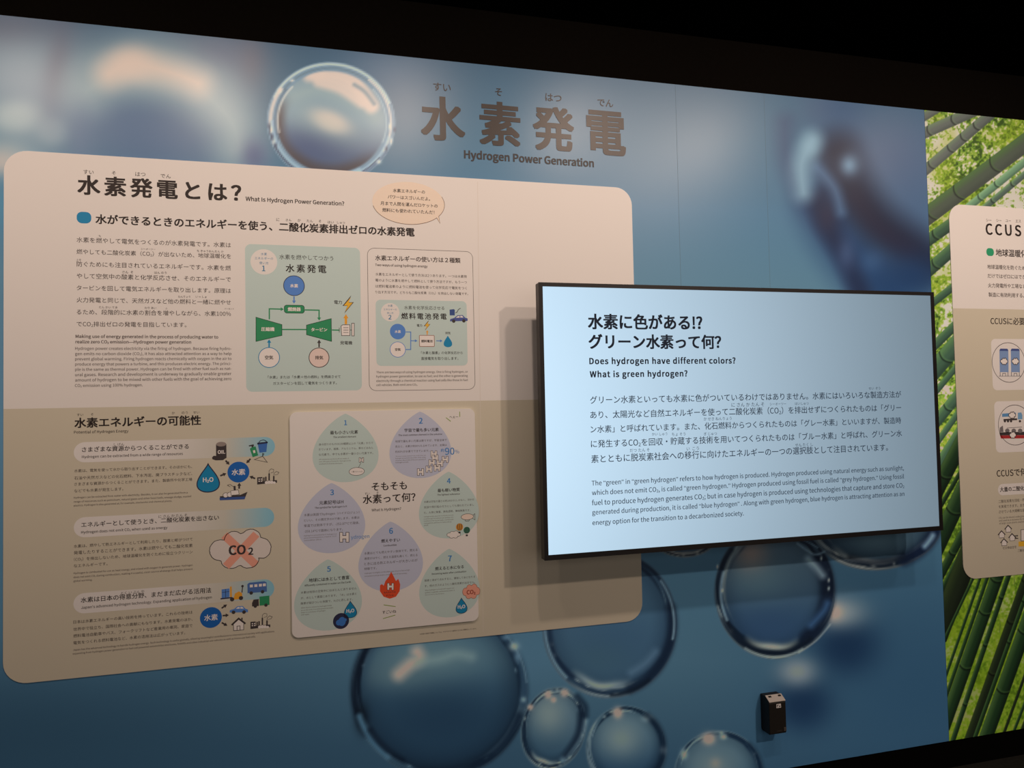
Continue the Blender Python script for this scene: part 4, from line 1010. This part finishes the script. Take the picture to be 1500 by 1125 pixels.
for body, xl, yl, xr, yr in (
        ('身の回りのものは100種類以上の「元素」からで', 467, 651, 546.6, 648.8), ('きています。酸素、アルミニウム、鉄などはみん', 467, 658.4, 546.6, 655.8), ('な元素で、中でも水素が一番小さい元素です。', 467, 666, 546.6, 663.6),
        ('地球で最も多い元素は鉄ですが、宇宙全体で', 579, 646.6, 654.4, 644.6), ('見ると、水素が約90%を占めています。太陽は', 579, 654, 654.4, 652), ('約80%が水素でできています。', 579, 661.6, 629, 660.4),
        ('水素は英語でhydrogen（ハイドロジェン）', 445.4, 754.6, 526.6, 750.2), ('といい、その頭文字のHで表します。水素は', 445.4, 762.4, 526.6, 758), ('常温では気体ですが、-252.87℃で液体、', 445.4, 770, 526.6, 766), ('-259.14℃で固体になります。', 445.4, 778.4, 502.4, 775.4),
        ('水素は空気の重さの約14分の1しかなく、ほかの', 621, 735, 694.4, 731.8), ('気球や飛行船のガスとしても使われていまし', 621, 743, 694.4, 739.6), ('た。人体に無害、無色透明、無味無臭です。', 621, 751, 689, 747.4),
        ('水素は地球の空気中にはほとんどありません', 440.6, 868, 522.4, 861.8), ('が、水として豊富にあります。「水」は水素と', 440.6, 876.2, 522.4, 869.8), ('酸素が結びついた物質で、H₂Oと表します。', 440.6, 883.8, 516.6, 878),
        ('水素はとても燃えやすい気体です。燃える', 533.6, 810.6, 611.6, 805.6), ('速度がはやく、燃える温度も高くて、燃える', 533.6, 818.2, 611.6, 813.2), ('ときに出る熱エネルギーが大きいのが', 533.6, 826, 611.6, 820.8), ('特徴です。', 533.6, 833.4, 552, 832.2),
        ('酸素と混ぜて点火すると、爆発して水になりま', 622, 850, 696, 845.2), ('す。他のガスのように二酸化炭素が出ません。', 622, 858, 696, 853.2)):
    t.text(body, xl, yl, xr, yr, bold=.004)
t.mid('一番小さいんだ', 522.6, 690.8, 17, bold=.01)
t.build('note_text', BODY, fc)
t = P(f2)
for body, xl, yl, xr, yr in (
        ('All substances on the Earth are made of', 467.4, 672.8, 514, 671.6), ('over 100 types of elements. Hydrogen is the', 467.4, 676.2, 514, 674.8), ('smallest of all these elements.', 467.4, 679.6, 506, 678.4),
        ('The most common element on the Earth is iron, but', 579.4, 668.2, 623.6, 667.2), ('hydrogen accounts for about 90% of the whole', 579.4, 671.2, 623.6, 670.2), ('universe. About 80% of the sun consists of', 579.4, 674.2, 623.6, 673.2), ('hydrogen as well.', 579.4, 677.4, 604, 676.8),
        ('Hydrogen is represented by H. Hydrogen is a', 445.4, 784.6, 493, 782.2), ('gas at normal temperature, a liquid at -252.87', 445.4, 788, 493, 785.4), ('and a solid at -259.14.', 445.4, 791.6, 478, 789.8),
        ('Hydrogen weighs about one-fourteenth of air and', 621, 756.8, 664, 754.6), ('is used as gas for balloons and airships. It is', 621, 760, 664, 757.8), ('harmless to the human body, colorless and', 621, 763.2, 664, 761), ('transparent, and has no taste and no', 621, 766.4, 664, 764.2), ('smell.', 621, 769.6, 632, 769),
        ('While there is almost no hydrogen in the', 441, 890.2, 488.6, 887), ('air on the earth, it is richly present as water.', 441, 893.8, 488.6, 890.4), ('Water is a substance of hydrogen', 441, 897.2, 488.6, 893.8), ('and oxygen.', 441, 900.6, 455, 899.6),
        ('Hydrogen is a highly combustible gas. It burns fast at high', 534, 839.8, 609.6, 834.4), ('temperature and generates a large amount of heat energy.', 534, 844, 608, 838.8),
        ('When hydrogen is mixed with oxygen and', 622.6, 864.4, 666, 861.6), ('ignited, it explodes and becomes water. It', 622.6, 867.8, 666, 865), ('does not emit CO₂ like other gases.', 622.6, 871.2, 651, 869.4)):
    t.text(body, xl, yl, min(xr, xl + 1.12 * len(body)), yl + (yr - yl) * min(1, 1.12 * len(body) / (xr - xl)), bold=.004)
t.build('english_text', FINE, fc)
t = P(f3); t.text('約', 645.6, 659.8, 650.6, 659.6, bold=.01); t.text('90', 651.8, 661.2, 665.6, 660.6, bold=.01, res=4); t.text('%', 666.6, 661.6, 672.6, 661.4); t.text('ydrogen', 514, 787, 541, 785.2, res=3); t.build('blue_text', NUMB, fc)
for k, (x, y, s) in enumerate(((529.4, 673.8, 7), (635.6, 665, 9.4), (637.4, 671, 9.4), (652, 673, 9.4), (632.6, 678, 9.4), (644.4, 678.8, 9.4), (628.4, 687.2, 9.4), (640.4, 685.4, 9.4), (616, 691.4, 10), (504.4, 787, 14.4), (572, 859.2, 10))):
    e = f2 + STEP * (.1 * k + .3) + (STEP * 1.5 if k == 10 else 0)
    P(e).poly(h_shape(None, x, y, s)).build('letter_block', PWHITE, fc); P(e + STEP * .05).line(h_shape(None, x, y, s), .6 if s < 12 else .8, True).build('block_outline', BODY, fc)
P(f2).circ(522.6, 690.6, 5.8, sx=1.9).build('small_balloon', PWHITE, fc); P(f2).line([(525, 685), (528.6, 678.2)], .6).build('balloon_tail', BODY, fc)
P(f3).ring(522.6, 690.6, 5.8, .6, sx=1.9).build('balloon_outline', BODY, fc)
s_ = P(f2); s_.line([(653.3, 611.8), (660.3, 617.2)], 1); s_.line([(673.3, 603), (673.5, 610.6)], 1); s_.line([(562, 886), (579.6, 888.6)], 1); s_.line([(561, 906.2), (579, 901)], 1); s_.build('green_stroke', LEAF, fc)
P(f2).circ(684.6, 757, 4.4, sx=2.1).build('airship', mat('airship_ink', (236, 220, 208), .5, .2), fc)
s_ = P(f3); s_.ring(684.6, 757, 4.4, .6, sx=2.1); s_.line([(692.4, 754.8), (695.6, 752.4), (695.8, 761.4), (692.4, 759.4)], .6); s_.line([(681, 761.4), (682, 763.4), (687, 763.2), (687.6, 761)], .6); s_.build('airship_outline', BODY, fc)
for cx, cy, r, m_ in ((673.2, 772, 5.4, mat('balloon_orange_ink', (216, 152, 60), .5, .2)), (683.8, 776.6, 4.9, mat('balloon_green_ink', (54, 120, 96), .5, .2))):
    bl = P(f3).circ(cx, cy, r).build('hot_air_balloon', m_, fc); s_ = P(f4)
    for u in (-.45, 0, .45): s_.line([(cx + u * r, cy - r * .85), (cx + u * r * 1.2, cy), (cx + u * r * .7, cy + r * .9)], .8)
    s_.poly([(cx - 1.6, cy + r + 1.4), (cx + 1.6, cy + r + 1.4), (cx + 1.3, cy + r + 4), (cx - 1.3, cy + r + 4)]); s_.build('balloon_stripe', DARK, fc)
cq = cloud_pts(664.6, 783.4, 19, 9, f3); P(f3).fill(cq).build('cloud', PWHITE, fc); P(f4).path(cq, .0012, True).build('cloud_outline', BODY, fc)
teardrop_icon(fc, (513.2, 880.6), 513.2, 905, 9.2, f3, 'H₂O', 11.5, 894.6)
gl = P(f3 + STEP).circ(499.6, 909.6, 11.6).build('globe', NAVY, fc); s_ = P(f4 + STEP); s_.circ(501, 910.4, 6.6, sx=.8); s_.circ(496.4, 912, 4.2); s_.circ(505.6, 908, 2.2); s_.build('globe_ocean', mat('globe_blue_ink', (66, 124, 206), .5, .2), fc)
fl = [(573, 837.4), (577, 845), (580, 851), (583.4, 847.8), (586.2, 856), (585.4, 866), (580, 874), (571, 877), (562, 874), (556.6, 866), (556.6, 857.4), (559.6, 855.6), (562, 858), (564.6, 851), (569.6, 844.6)]
P(f3).poly(fl).build('flame', RED, fc); t = P(f3 + STEP); t.mid('もえちゃうよ', 571, 867.4, 17, bold=.02); t.mid('すごいよ', 571, 872, 11, bold=.02); t.build('flame_text', DARK, fc)
teardrop_icon(fc, (676, 876), 676, 898.4, 8.2, f3, 'H₂O', 11, 888.6)
cq = cloud_pts(690.4, 867, 24.5, 18.5, f3 + STEP); P(f3 + STEP).fill(cq).build('carbon_cloud', SALMON, fc); P(f4 + STEP).path(cq, .0012, True).build('cloud_outline', mat('rust_ink', (150, 96, 70)), fc)
P(f4 + STEP).mid('CO₂', 690, 867.2, 13, bold=.03).build('cloud_text', mat('dark_red_ink', (150, 60, 48), .5, .2), fc)

# ================================================================== television
TD = 0.16                                         # its front stands this far off the wall
tl, tr, br, bl = ((789.5, 414), (1369.8, 427.5), (1380, 777), (797, 821.5))
q = [w2(*p, TD) for p in (tl, tr, br, bl)]
TX0 = (q[0][0] + q[3][0]) / 2; TX1 = (q[1][0] + q[2][0]) / 2; TZ1 = (q[0][1] + q[1][1]) / 2; TZ0 = (q[2][1] + q[3][1]) / 2
q = [w2(*p, TD) for p in ((796, 420), (1364.5, 432.5), (1375.5, 771), (802.5, 813))]
SX0 = (q[0][0] + q[3][0]) / 2; SX1 = (q[1][0] + q[2][0]) / 2; SZ1 = (q[0][1] + q[1][1]) / 2; SZ0 = (q[2][1] + q[3][1]) / 2
tv = root('television', ((TX0 + TX1) / 2, -TD / 2, TZ0), 'large flat television with a thin black frame showing text on a pale blue screen', 'television')
FRAME = mat('black_plastic', (44, 38, 35), .42, .4)
h_ = P()
h_.slab(rrect(TX0, TX1, TZ0, TZ1, .004), TD - .034, TD - .003)
h_.build('housing', FRAME, tv)
bz = P()
for x0, x1, z0, z1 in ((TX0, SX0, TZ0, TZ1), (SX1, TX1, TZ0, TZ1), (SX0, SX1, SZ1, TZ1), (SX0, SX1, TZ0, SZ0)): bz.box(x0, x1, -TD, -TD + .0031, z0, z1)
bz.build('bezel', mat('bezel_black', (27, 24, 24), .4, .35), tv)
P().slab(rrect(TX0 + .16, TX1 - .16, TZ0 + .1, TZ1 - .16, .02), TD - .075, TD - .0339).build('back_cover', mat('black_back', (26, 24, 23), .6, .2), tv)
mt = P(); mt.box((TX0 + TX1) / 2 - .3, (TX0 + TX1) / 2 + .3, -.016, -.0002, TZ0 + .26, TZ0 + .66)
for x in (-.22, .16): mt.box((TX0 + TX1) / 2 + x, (TX0 + TX1) / 2 + x + .06, -TD + .0745, -.0155, TZ0 + .2, TZ0 + .72)
mt.build('wall_mount', mat('mount_steel', (40, 40, 42), .5, .4, metal=.6), tv)
# the lit panel: like any liquid crystal screen it is dimmer the more obliquely it is seen
sm = bpy.data.materials.new('lit_screen'); sm.use_nodes = True; nt = sm.node_tree; b_ = nt.nodes['Principled BSDF']
b_.inputs['Base Color'].default_value = (.012, .013, .015, 1); b_.inputs['Roughness'].default_value = .22; b_.inputs['Specular IOR Level'].default_value = .35
ge = nd(nt, 'ShaderNodeNewGeometry'); vm = nd(nt, 'ShaderNodeVectorMath', operation='DOT_PRODUCT'); pw = nd(nt, 'ShaderNodeMath', operation='POWER'); ml = nd(nt, 'ShaderNodeMath', operation='MULTIPLY')
nt.links.new(ge.outputs['Normal'], vm.inputs[0]); nt.links.new(ge.outputs['Incoming'], vm.inputs[1]); nt.links.new(vm.outputs['Value'], pw.inputs[0]); pw.inputs[1].default_value = 4.0
nt.links.new(pw.outputs[0], ml.inputs[0]); ml.inputs[1].default_value = 1.0; nt.links.new(ml.outputs[0], b_.inputs['Emission Strength'])
b_.inputs['Emission Color'].default_value = (.72, .98, 1.2, 1)
DS = TD - .0024
sc_ = P(DS).fill([(SX0, SZ0), (SX1, SZ0), (SX1, SZ1), (SX0, SZ1)]).build('screen', sm, tv, 'pale blue lit screen')
D1 = DS + .0005
LCDK = mat('lit_dark_letter', (10, 14, 20), .3, .2, emit=(30, 42, 60), estr=.35); LCDG = mat('lit_grey_letter', (16, 20, 28), .3, .2, emit=(52, 70, 92), estr=.45)
t = P(D1)
t.text('水素に色がある!?', 861.1, 470.9, 1028.9, 473, bold=.03, res=4); t.text('グリーン水素って何？', 862, 500.2, 1056.5, 501.3, bold=.03, res=4)
t.text('Does hydrogen have different colors?', 863.2, 528.5, 1077.4, 528.5, h=11.6, bold=.036); t.text('What is green hydrogen?', 863.9, 547.6, 1007.1, 547.6, h=11.6, bold=.036)
t.build('heading_text', LCDK, sc_)
t = P(D1)
for body, xl, yl, xr, yr in (
        ('グリーン水素といっても水素に色がついているわけではありません。水素にはいろいろな製造方法が', 864.3, 585.2, 1320, 578.6),
        ('あり、太陽光など自然エネルギーを使って二酸化炭素（CO₂）を排出せずにつくられたものは「グリー', 864.6, 606.5, 1320, 598.3),
        ('ン水素」と呼ばれています。また、化石燃料からつくられたものは「グレー水素」といいますが、製造時', 865, 627.7, 1320, 617),
        ('に発生するCO₂を回収・貯蔵する技術を用いてつくられたものは「ブルー水素」と呼ばれ、グリーン水', 865.6, 649.2, 1321.3, 635.8),
        ('素とともに脱炭素社会への移行に向けたエネルギーの一つの選択肢として注目されています。', 866, 670.7, 1300.7, 656.7)):
    t.text(body, xl, yl, xr, yr, bold=.006, res=3)
for wd_, cx, cy, w in (('せい  ぞう', 1281, 568.9, 17), ('に さん か たん そ', 1095.5, 592.7, 48), ('シーオーツー', 1139.6, 591.8, 24), ('はいしゅつ', 1174.5, 591.1, 20), ('か せき ねんりょう', 1051.3, 613.3, 41), ('かい しゅう', 966.3, 635.8, 22.6), ('ちょ そう', 994.2, 636, 20), ('ぎ じゅつ', 1040.7, 635.4, 19), ('だつ たん そ', 937.1, 659.4, 29), ('い  こう', 1014.8, 657.1, 18), ('せん たく し', 1177.9, 651.5, 26)):
    t.mid(wd_, cx, cy, w)
for body, xl, yl, xr, yr in (
        ('The “green” in “green hydrogen” refers to how hydrogen is produced. Hydrogen produced using natural energy such as sunlight,', 866.6, 706.5, 1324, 686.6),
        ('which does not emit CO₂, is called “green hydrogen.” Hydrogen produced using fossil fuel is called “grey hydrogen.” Using fossil', 867, 720.1, 1324.3, 699.3),
        ('fuel to produce hydrogen generates CO₂; but in case hydrogen is produced using technologies that capture and store CO₂', 867, 734.9, 1324.6, 712.2),
        ('generated during production, it is called “blue hydrogen” . Along with green hydrogen, blue hydrogen is attracting attention as an', 867.5, 748.9, 1324.8, 724.7),
        ('energy option for the transition to a decarbonized society.', 867.7, 763.6, 1089.5, 753.7)):
    t.text(body, xl, yl, xr, yr, bold=.008)
t.build('body_text', LCDG, sc_)

# ================================================================== the second panel, on the bamboo print
q = [w2(1389.8, 316, B0), w2(1396, 460, B0), w2(1411, 812, B0)]
RX0 = sum(v[0] for v in q) / 3; RX1 = RX0 + 1.55
RZ1 = w2(1440, 301.8, B0)[1]; RZM = w2(1440, 452.4, B0)[1]; RZ0 = w2(1440, 846.6, B0)[1]
rp = root('info_panel', ((RX0 + RX1) / 2, 0, RZ0), 'white and beige panel headed CCUS on the green bamboo mural', 'information panel')
P().slab(rrect(RX0, RX1, RZ0, RZ1, .064), 0.0006, B0).build('board', WHITE, rp)
lp = [v for v in rrect(RX0, RX1, RZ0, RZ1, .064) if v[1] < RZM]
P(o1).fill([(RX1, RZM), (RX0, RZM)] + lp).build('lower_band', BAND, rp, 'beige lower half of the panel')
t = P(o3)
t.text('CCUS', 1443.8, 336, 1495.8, 337.4, h=21, bold=.026); t.text('とは？', 1505, 337.6, h=21, bold=.022, res=3)
for wd_, x in (('シー', 1444.6), ('シー', 1459.4), ('ユー', 1473), ('エス', 1487.6)): t.text(wd_, x, 322.4 + (x - 1444) * .028, h=5.4)
t.text('地球温暖化を防ぐために', 1458.7, 370, h=11.6, bold=.016)
t.text('CCUSに必要なこと', 1451, 470.2, h=11.6, bold=.012); t.text('CCUSで何ができる？', 1460, 693.6, h=12.4, bold=.012)
t.build('heading_text', INK, rp)
t = P(o3)
for body, x, y in (('地球温暖化を防ぐために、二酸化炭素を出さない', 1446.3, 390.7), ('だけではゼロにはできないものがあります。', 1446.8, 404), ('火力発電所や工場などから出る二酸化炭素を', 1447.4, 418), ('製造に有効利用する。また、地中に貯蔵する', 1448.2, 431.6)): t.text(body, x, y, h=7.1, bold=.006)
for body, x, y in (('二酸化炭素を回収・貯蔵する技術の利用が', 1462.7, 734.7), ('を実現できます。また、資源として利用', 1462.9, 742.4), ('させている大規模な設備で使われます', 1463.2, 749.9)): t.text(body, x, y, h=5)
t.text('ゼロ排出住宅', 1468.6, 803, h=4.4); t.text('二酸化炭素を', 1490.6, 806.8, h=4.4)
t.build('body_text', BODY, rp)
t = P(o3)
for k, body in enumerate(('CO₂ can be stored underground in large volumes', 'and used as a resource for making products', 'at large-scale plants and facilities.')): t.text(body, 1463.2 + .3 * k, 758.7 + 4 * k, h=3.6)
t.build('english_text', FINE, rp)
c0 = w2(1444.9, 369, o2); k0 = P(o2).sc(1449, 369); P(o2).fill(rrect(c0[0], c0[0] + 13.6 * k0, c0[1] - 5.7 * k0, c0[1] + 5.7 * k0, 5 * k0)).build('bullet_dot', mat('bullet_green_ink', (46, 160, 116), .5, .25), rp, 'rounded green bullet')
c1 = []
for nm, lx, ty, by in (('tank_card', 1451.4, 496.4, 571.8), ('transport_card', 1456, 588, 663.4)):
    a = w2(lx, ty, o2); b2 = w2(lx, by, o2)
    c1.append((P(o2).fill(rrect(a[0], a[0] + .5, b2[1], a[1], .022)).build(nm, PALE, rp, 'white rounded card with an oval picture'), a, b2))
for k, (cx, cy, rr) in enumerate(((1477.6, 531, 29), (1487, 622.6, 29.4))): P(o3).ring(cx, cy, rr, .8, 64, sx=1.05).build('oval_outline', DARK, c1[k][0])
TK = mat('tank_blue_ink', (128, 158, 206), .5, .25)
for x in (1464, 1480.6):
    s_ = P(o3).poly([(x, 512.6), (x + 1.4, 510.6), (x + 11.6, 510.8), (x + 13, 512.8), (x + 13.4, 545.2), (x + .6, 545.2)]).build('storage_tank', TK, c1[0][0])
    P(o4).poly([(x, 514), (x + 1.4, 510.6), (x + 11.6, 510.8), (x + 13, 514.2)]).build('tank_top', mat('tank_cap_ink', (76, 92, 150), .5, .2), s_)
    s2 = P(o4); s2.line([(x + 1, 545), (x + 1.2, 551)], .9); s2.line([(x + 12.4, 545), (x + 12.6, 551)], .9); s2.line([(x + 4.6, 551), (x + 4.8, 547), (x + 9, 547), (x + 9.2, 551)], .8); s2.line([(x - 1, 551), (x + 15, 551)], .6); s2.build('tank_leg', NAVY, s_)
    cq = cloud_pts(x + 6.8, 529.6, 12.5, 8.4, o5); P(o5).fill(cq).build('carbon_cloud', PWHITE, s_); P(o6).path(cq, .003, True).build('cloud_outline', DARK, s_)
tp = c1[1][0]
P(o3).poly([(1468, 606), (1488, 604.4), (1488, 609.6), (1468, 610.8)]).build('tanker_body', mat('tanker_blue_ink', (96, 150, 200), .5, .25), tp)
s_ = P(o4); s_.poly([(1470, 613.8), (1490, 612.8), (1490, 615.4), (1470, 616.2)])
for x in (1472, 1476.6, 1481, 1494): s_.circ(x, 617, 1.8, 14, sx=1.2)
s_.build('tanker_wheel', DARK, tp)
P(o3).poly([(1491, 604.6), (1496, 604.2), (1497.6, 608), (1497.6, 614), (1491, 614.4)]).build('tanker_cab', mat('cab_blue_ink', (120, 170, 214), .5, .25), tp)
cq = cloud_pts(1482.6, 608.4, 12, 8.4, o5); P(o5).fill(cq).build('carbon_cloud', PWHITE, tp); P(o6).path(cq, .003, True).build('cloud_outline', DARK, tp)
P(o3).poly([(1464, 633.4), (1500, 632.4), (1520, 631.6), (1520, 637), (1464.8, 637.8)]).build('ship_hull', DARK, tp); P(o3).poly([(1464.9, 637.9), (1520, 637.1), (1518, 642), (1466.4, 642.4)]).build('ship_waterline', mat('ship_red_ink', (176, 52, 56), .5, .25), tp)
s_ = P(o3)
for x in (1475.6, 1485, 1494.4): s_.circ(x, 631, 3.2, 20, sx=1.3)
s_.poly([(1464.6, 633), (1464.6, 626.4), (1469, 623.4), (1470, 632.8)]); s_.line([(1475, 627), (1497, 625.6)], .8); s_.build('ship_deck', mat('deck_grey_ink', (120, 116, 120), .5, .2), tp)
cq = cloud_pts(1483.6, 637.6, 11, 8.4, o5); P(o5).fill(cq).build('carbon_cloud', PWHITE, tp); P(o6).path(cq, .003, True).build('cloud_outline', DARK, tp)
a = w2(1461.6, 709.4, o2); b2 = w2(1461.6, 726, o2)
pl = P(o2).fill(rrect(a[0], a[0] + .62, b2[1], a[1], (a[1] - b2[1]) / 2 * .99)).build('heading_pill', PALE, rp); P(o4).text('大量の二酸化炭素を貯められる', 1464.8, 717.2, h=7.6, bold=.016).build('pill_text', INK, pl)
for x, y in ((1476.6, 773.2), (1467, 781.4), (1482.4, 785.6), (1470.6, 793)):
    s_ = P(o3 + STEP * (.1 * (y - 773) / 8)); s_.poly([(x - 3.4, y + .4), (x, y - 3.6), (x + 4.2, y), (x + 4.2, y + 6), (x - 3.2, y + 6.6)]); hw = s_.build('house_wall', PWHITE, rp)
    s_ = P(o4 + STEP * (.1 * (y - 773) / 8)); s_.line([(x - 5, y + 2.4), (x, y - 3.8), (x + 5.6, y + 1.8)], 1.5); s_.line([(x - 3.2, y + .8), (x - 3, y + 6.6), (x + 4.2, y + 6), (x + 4.2, y)], .6); s_.build('house_roof', DARK, hw)
for y, d in ((785, 1), (788.6, -1)): P(o3).arrow((1489 - 2.6 * d, y), (1489 + 2.6 * d, y - .2), 1.3, 2.6).build('arrow', DARK, rp)
P(o3).poly([(1492, 793.4), (1512, 792), (1512, 799.4), (1492.2, 800.6)]).build('plant_base', YELLOW, rp)
s_ = P(o3); s_.poly([(1495.6, 776), (1506, 775.4), (1506, 791.6), (1495.8, 792.6)]); s_.build('plant_tower', PWHITE, rp); P(o4).line([(1495.6, 776), (1506, 775.4), (1506, 791.6), (1495.8, 792.6)], .8, True).build('tower_outline', DARK, rp)

# ================================================================== small black box low on the wall
q0 = w2(1126.6, 1028, .058); q1 = w2(1151.6, 1072, .058)
bx0, bx1 = q0[0], w2(1151.4, 1040, .058)[0]
bz0 = (w2(1128, 1078, .058)[1] + w2(1146, 1075, .058)[1]) / 2; bz1 = (w2(1123.6, 1017.8, .03)[1] + w2(1148, 1014, .03)[1]) / 2
wb = root('wall_box', ((bx0 + bx1) / 2, 0, bz0), 'small black box with a sloping grey lid mounted low on the blue mural', 'box')
BOX = mat('box_black', (36, 33, 30), .5, .3, noise=.08)
zk = w2(1140, 1027, .058)[1]                      # where the sloping lid meets the front
def prism(p, prof, x0, x1):
    """profile of (distance from the wall, height) drawn out from x0 to x1"""
    n = len(prof); b = len(p.v)
    p.v += [(x0, -y, z) for y, z in prof] + [(x1, -y, z) for y, z in prof]
    p.f += [tuple(b + i for i in range(n))[::-1], tuple(b + n + i for i in range(n))]
    for i in range(n):
        j = (i + 1) % n; p.f.append((b + i, b + j, b + n + j, b + n + i))
    return p
def soft(o, w=.003):
    md = o.modifiers.new('b', 'BEVEL'); md.width = w; md.segments = 3; md.limit_method = 'ANGLE'; return o
soft(prism(P(), [(.0004, bz0 + .006), (.0004, bz1 - .004), (.030, bz1 - .004), (.056, zk - .002), (.058, zk - .008), (.058, bz0 + .004), (.052, bz0), (.008, bz0)], bx0, bx1).build('body', BOX, wb))
lidm = mat('box_lid_grey', (214, 206, 198), .5, .3)
soft(prism(P(), [(.0305, bz1 - .0036), (.0318, bz1 - .0008), (.0592, zk), (.0580, zk - .0025)], bx0 + .001, bx1 - .001).build('lid', lidm, wb, 'sloping grey lid with two dark slots'), .001)
for fx in (.14, .72):                             # slots near the top of the slope
    xa = bx0 + (bx1 - bx0) * fx; wv = (bx1 - bx0) * .17
    def sl(t_, d=.0006): return (-(.031 + (.0592 - .031) * t_) - d, bz1 + (zk - bz1) * t_ + d)
    p = P(); (ya, za), (yb, zb) = sl(.18), sl(.40)
    p.v += [(xa, ya, za), (xa + wv, ya, za), (xa + wv, yb, zb), (xa, yb, zb)]; p.f.append((0, 3, 2, 1)); p.build('slot', BOX, wb)
sx0 = bx0 + (bx1 - bx0) * .42; sz1 = zk - .010
st_ = P(.0586).fill([(sx0, sz1 - .015), (sx0 + .020, sz1 - .015), (sx0 + .020, sz1), (sx0, sz1)]).build('sticker', PALE, wb, 'small white sticker')
s_ = P(.0588); s_.fill([(sx0 + .003, sz1 - .012), (sx0 + .0055, sz1 - .012), (sx0 + .0055, sz1 - .004), (sx0 + .003, sz1 - .004)]); s_.fill([(sx0 + .003, sz1 - .006), (sx0 + .009, sz1 - .006), (sx0 + .009, sz1 - .003), (sx0 + .003, sz1 - .003)]); s_.fill([(sx0 + .012, sz1 - .012), (sx0 + .017, sz1 - .012), (sx0 + .017, sz1 - .007), (sx0 + .012, sz1 - .007)]); s_.build('sticker_mark', DARK, st_)
P(.0583).fill([(bx0 + (bx1 - bx0) * .42, bz0 + .012), (bx0 + (bx1 - bx0) * .72, bz0 + .012), (bx0 + (bx1 - bx0) * .72, bz0 + .0145), (bx0 + (bx1 - bx0) * .42, bz0 + .0145)]).build('raised_mark', mat('box_mark', (66, 62, 58), .5, .3), wb)
soft(P().box(bx1 - .013, bx1 - .002, -.0605, -.0579, bz0 + .010, bz0 + .024).build('latch', mat('latch_grey', (84, 78, 74), .5, .3), wb), .001)
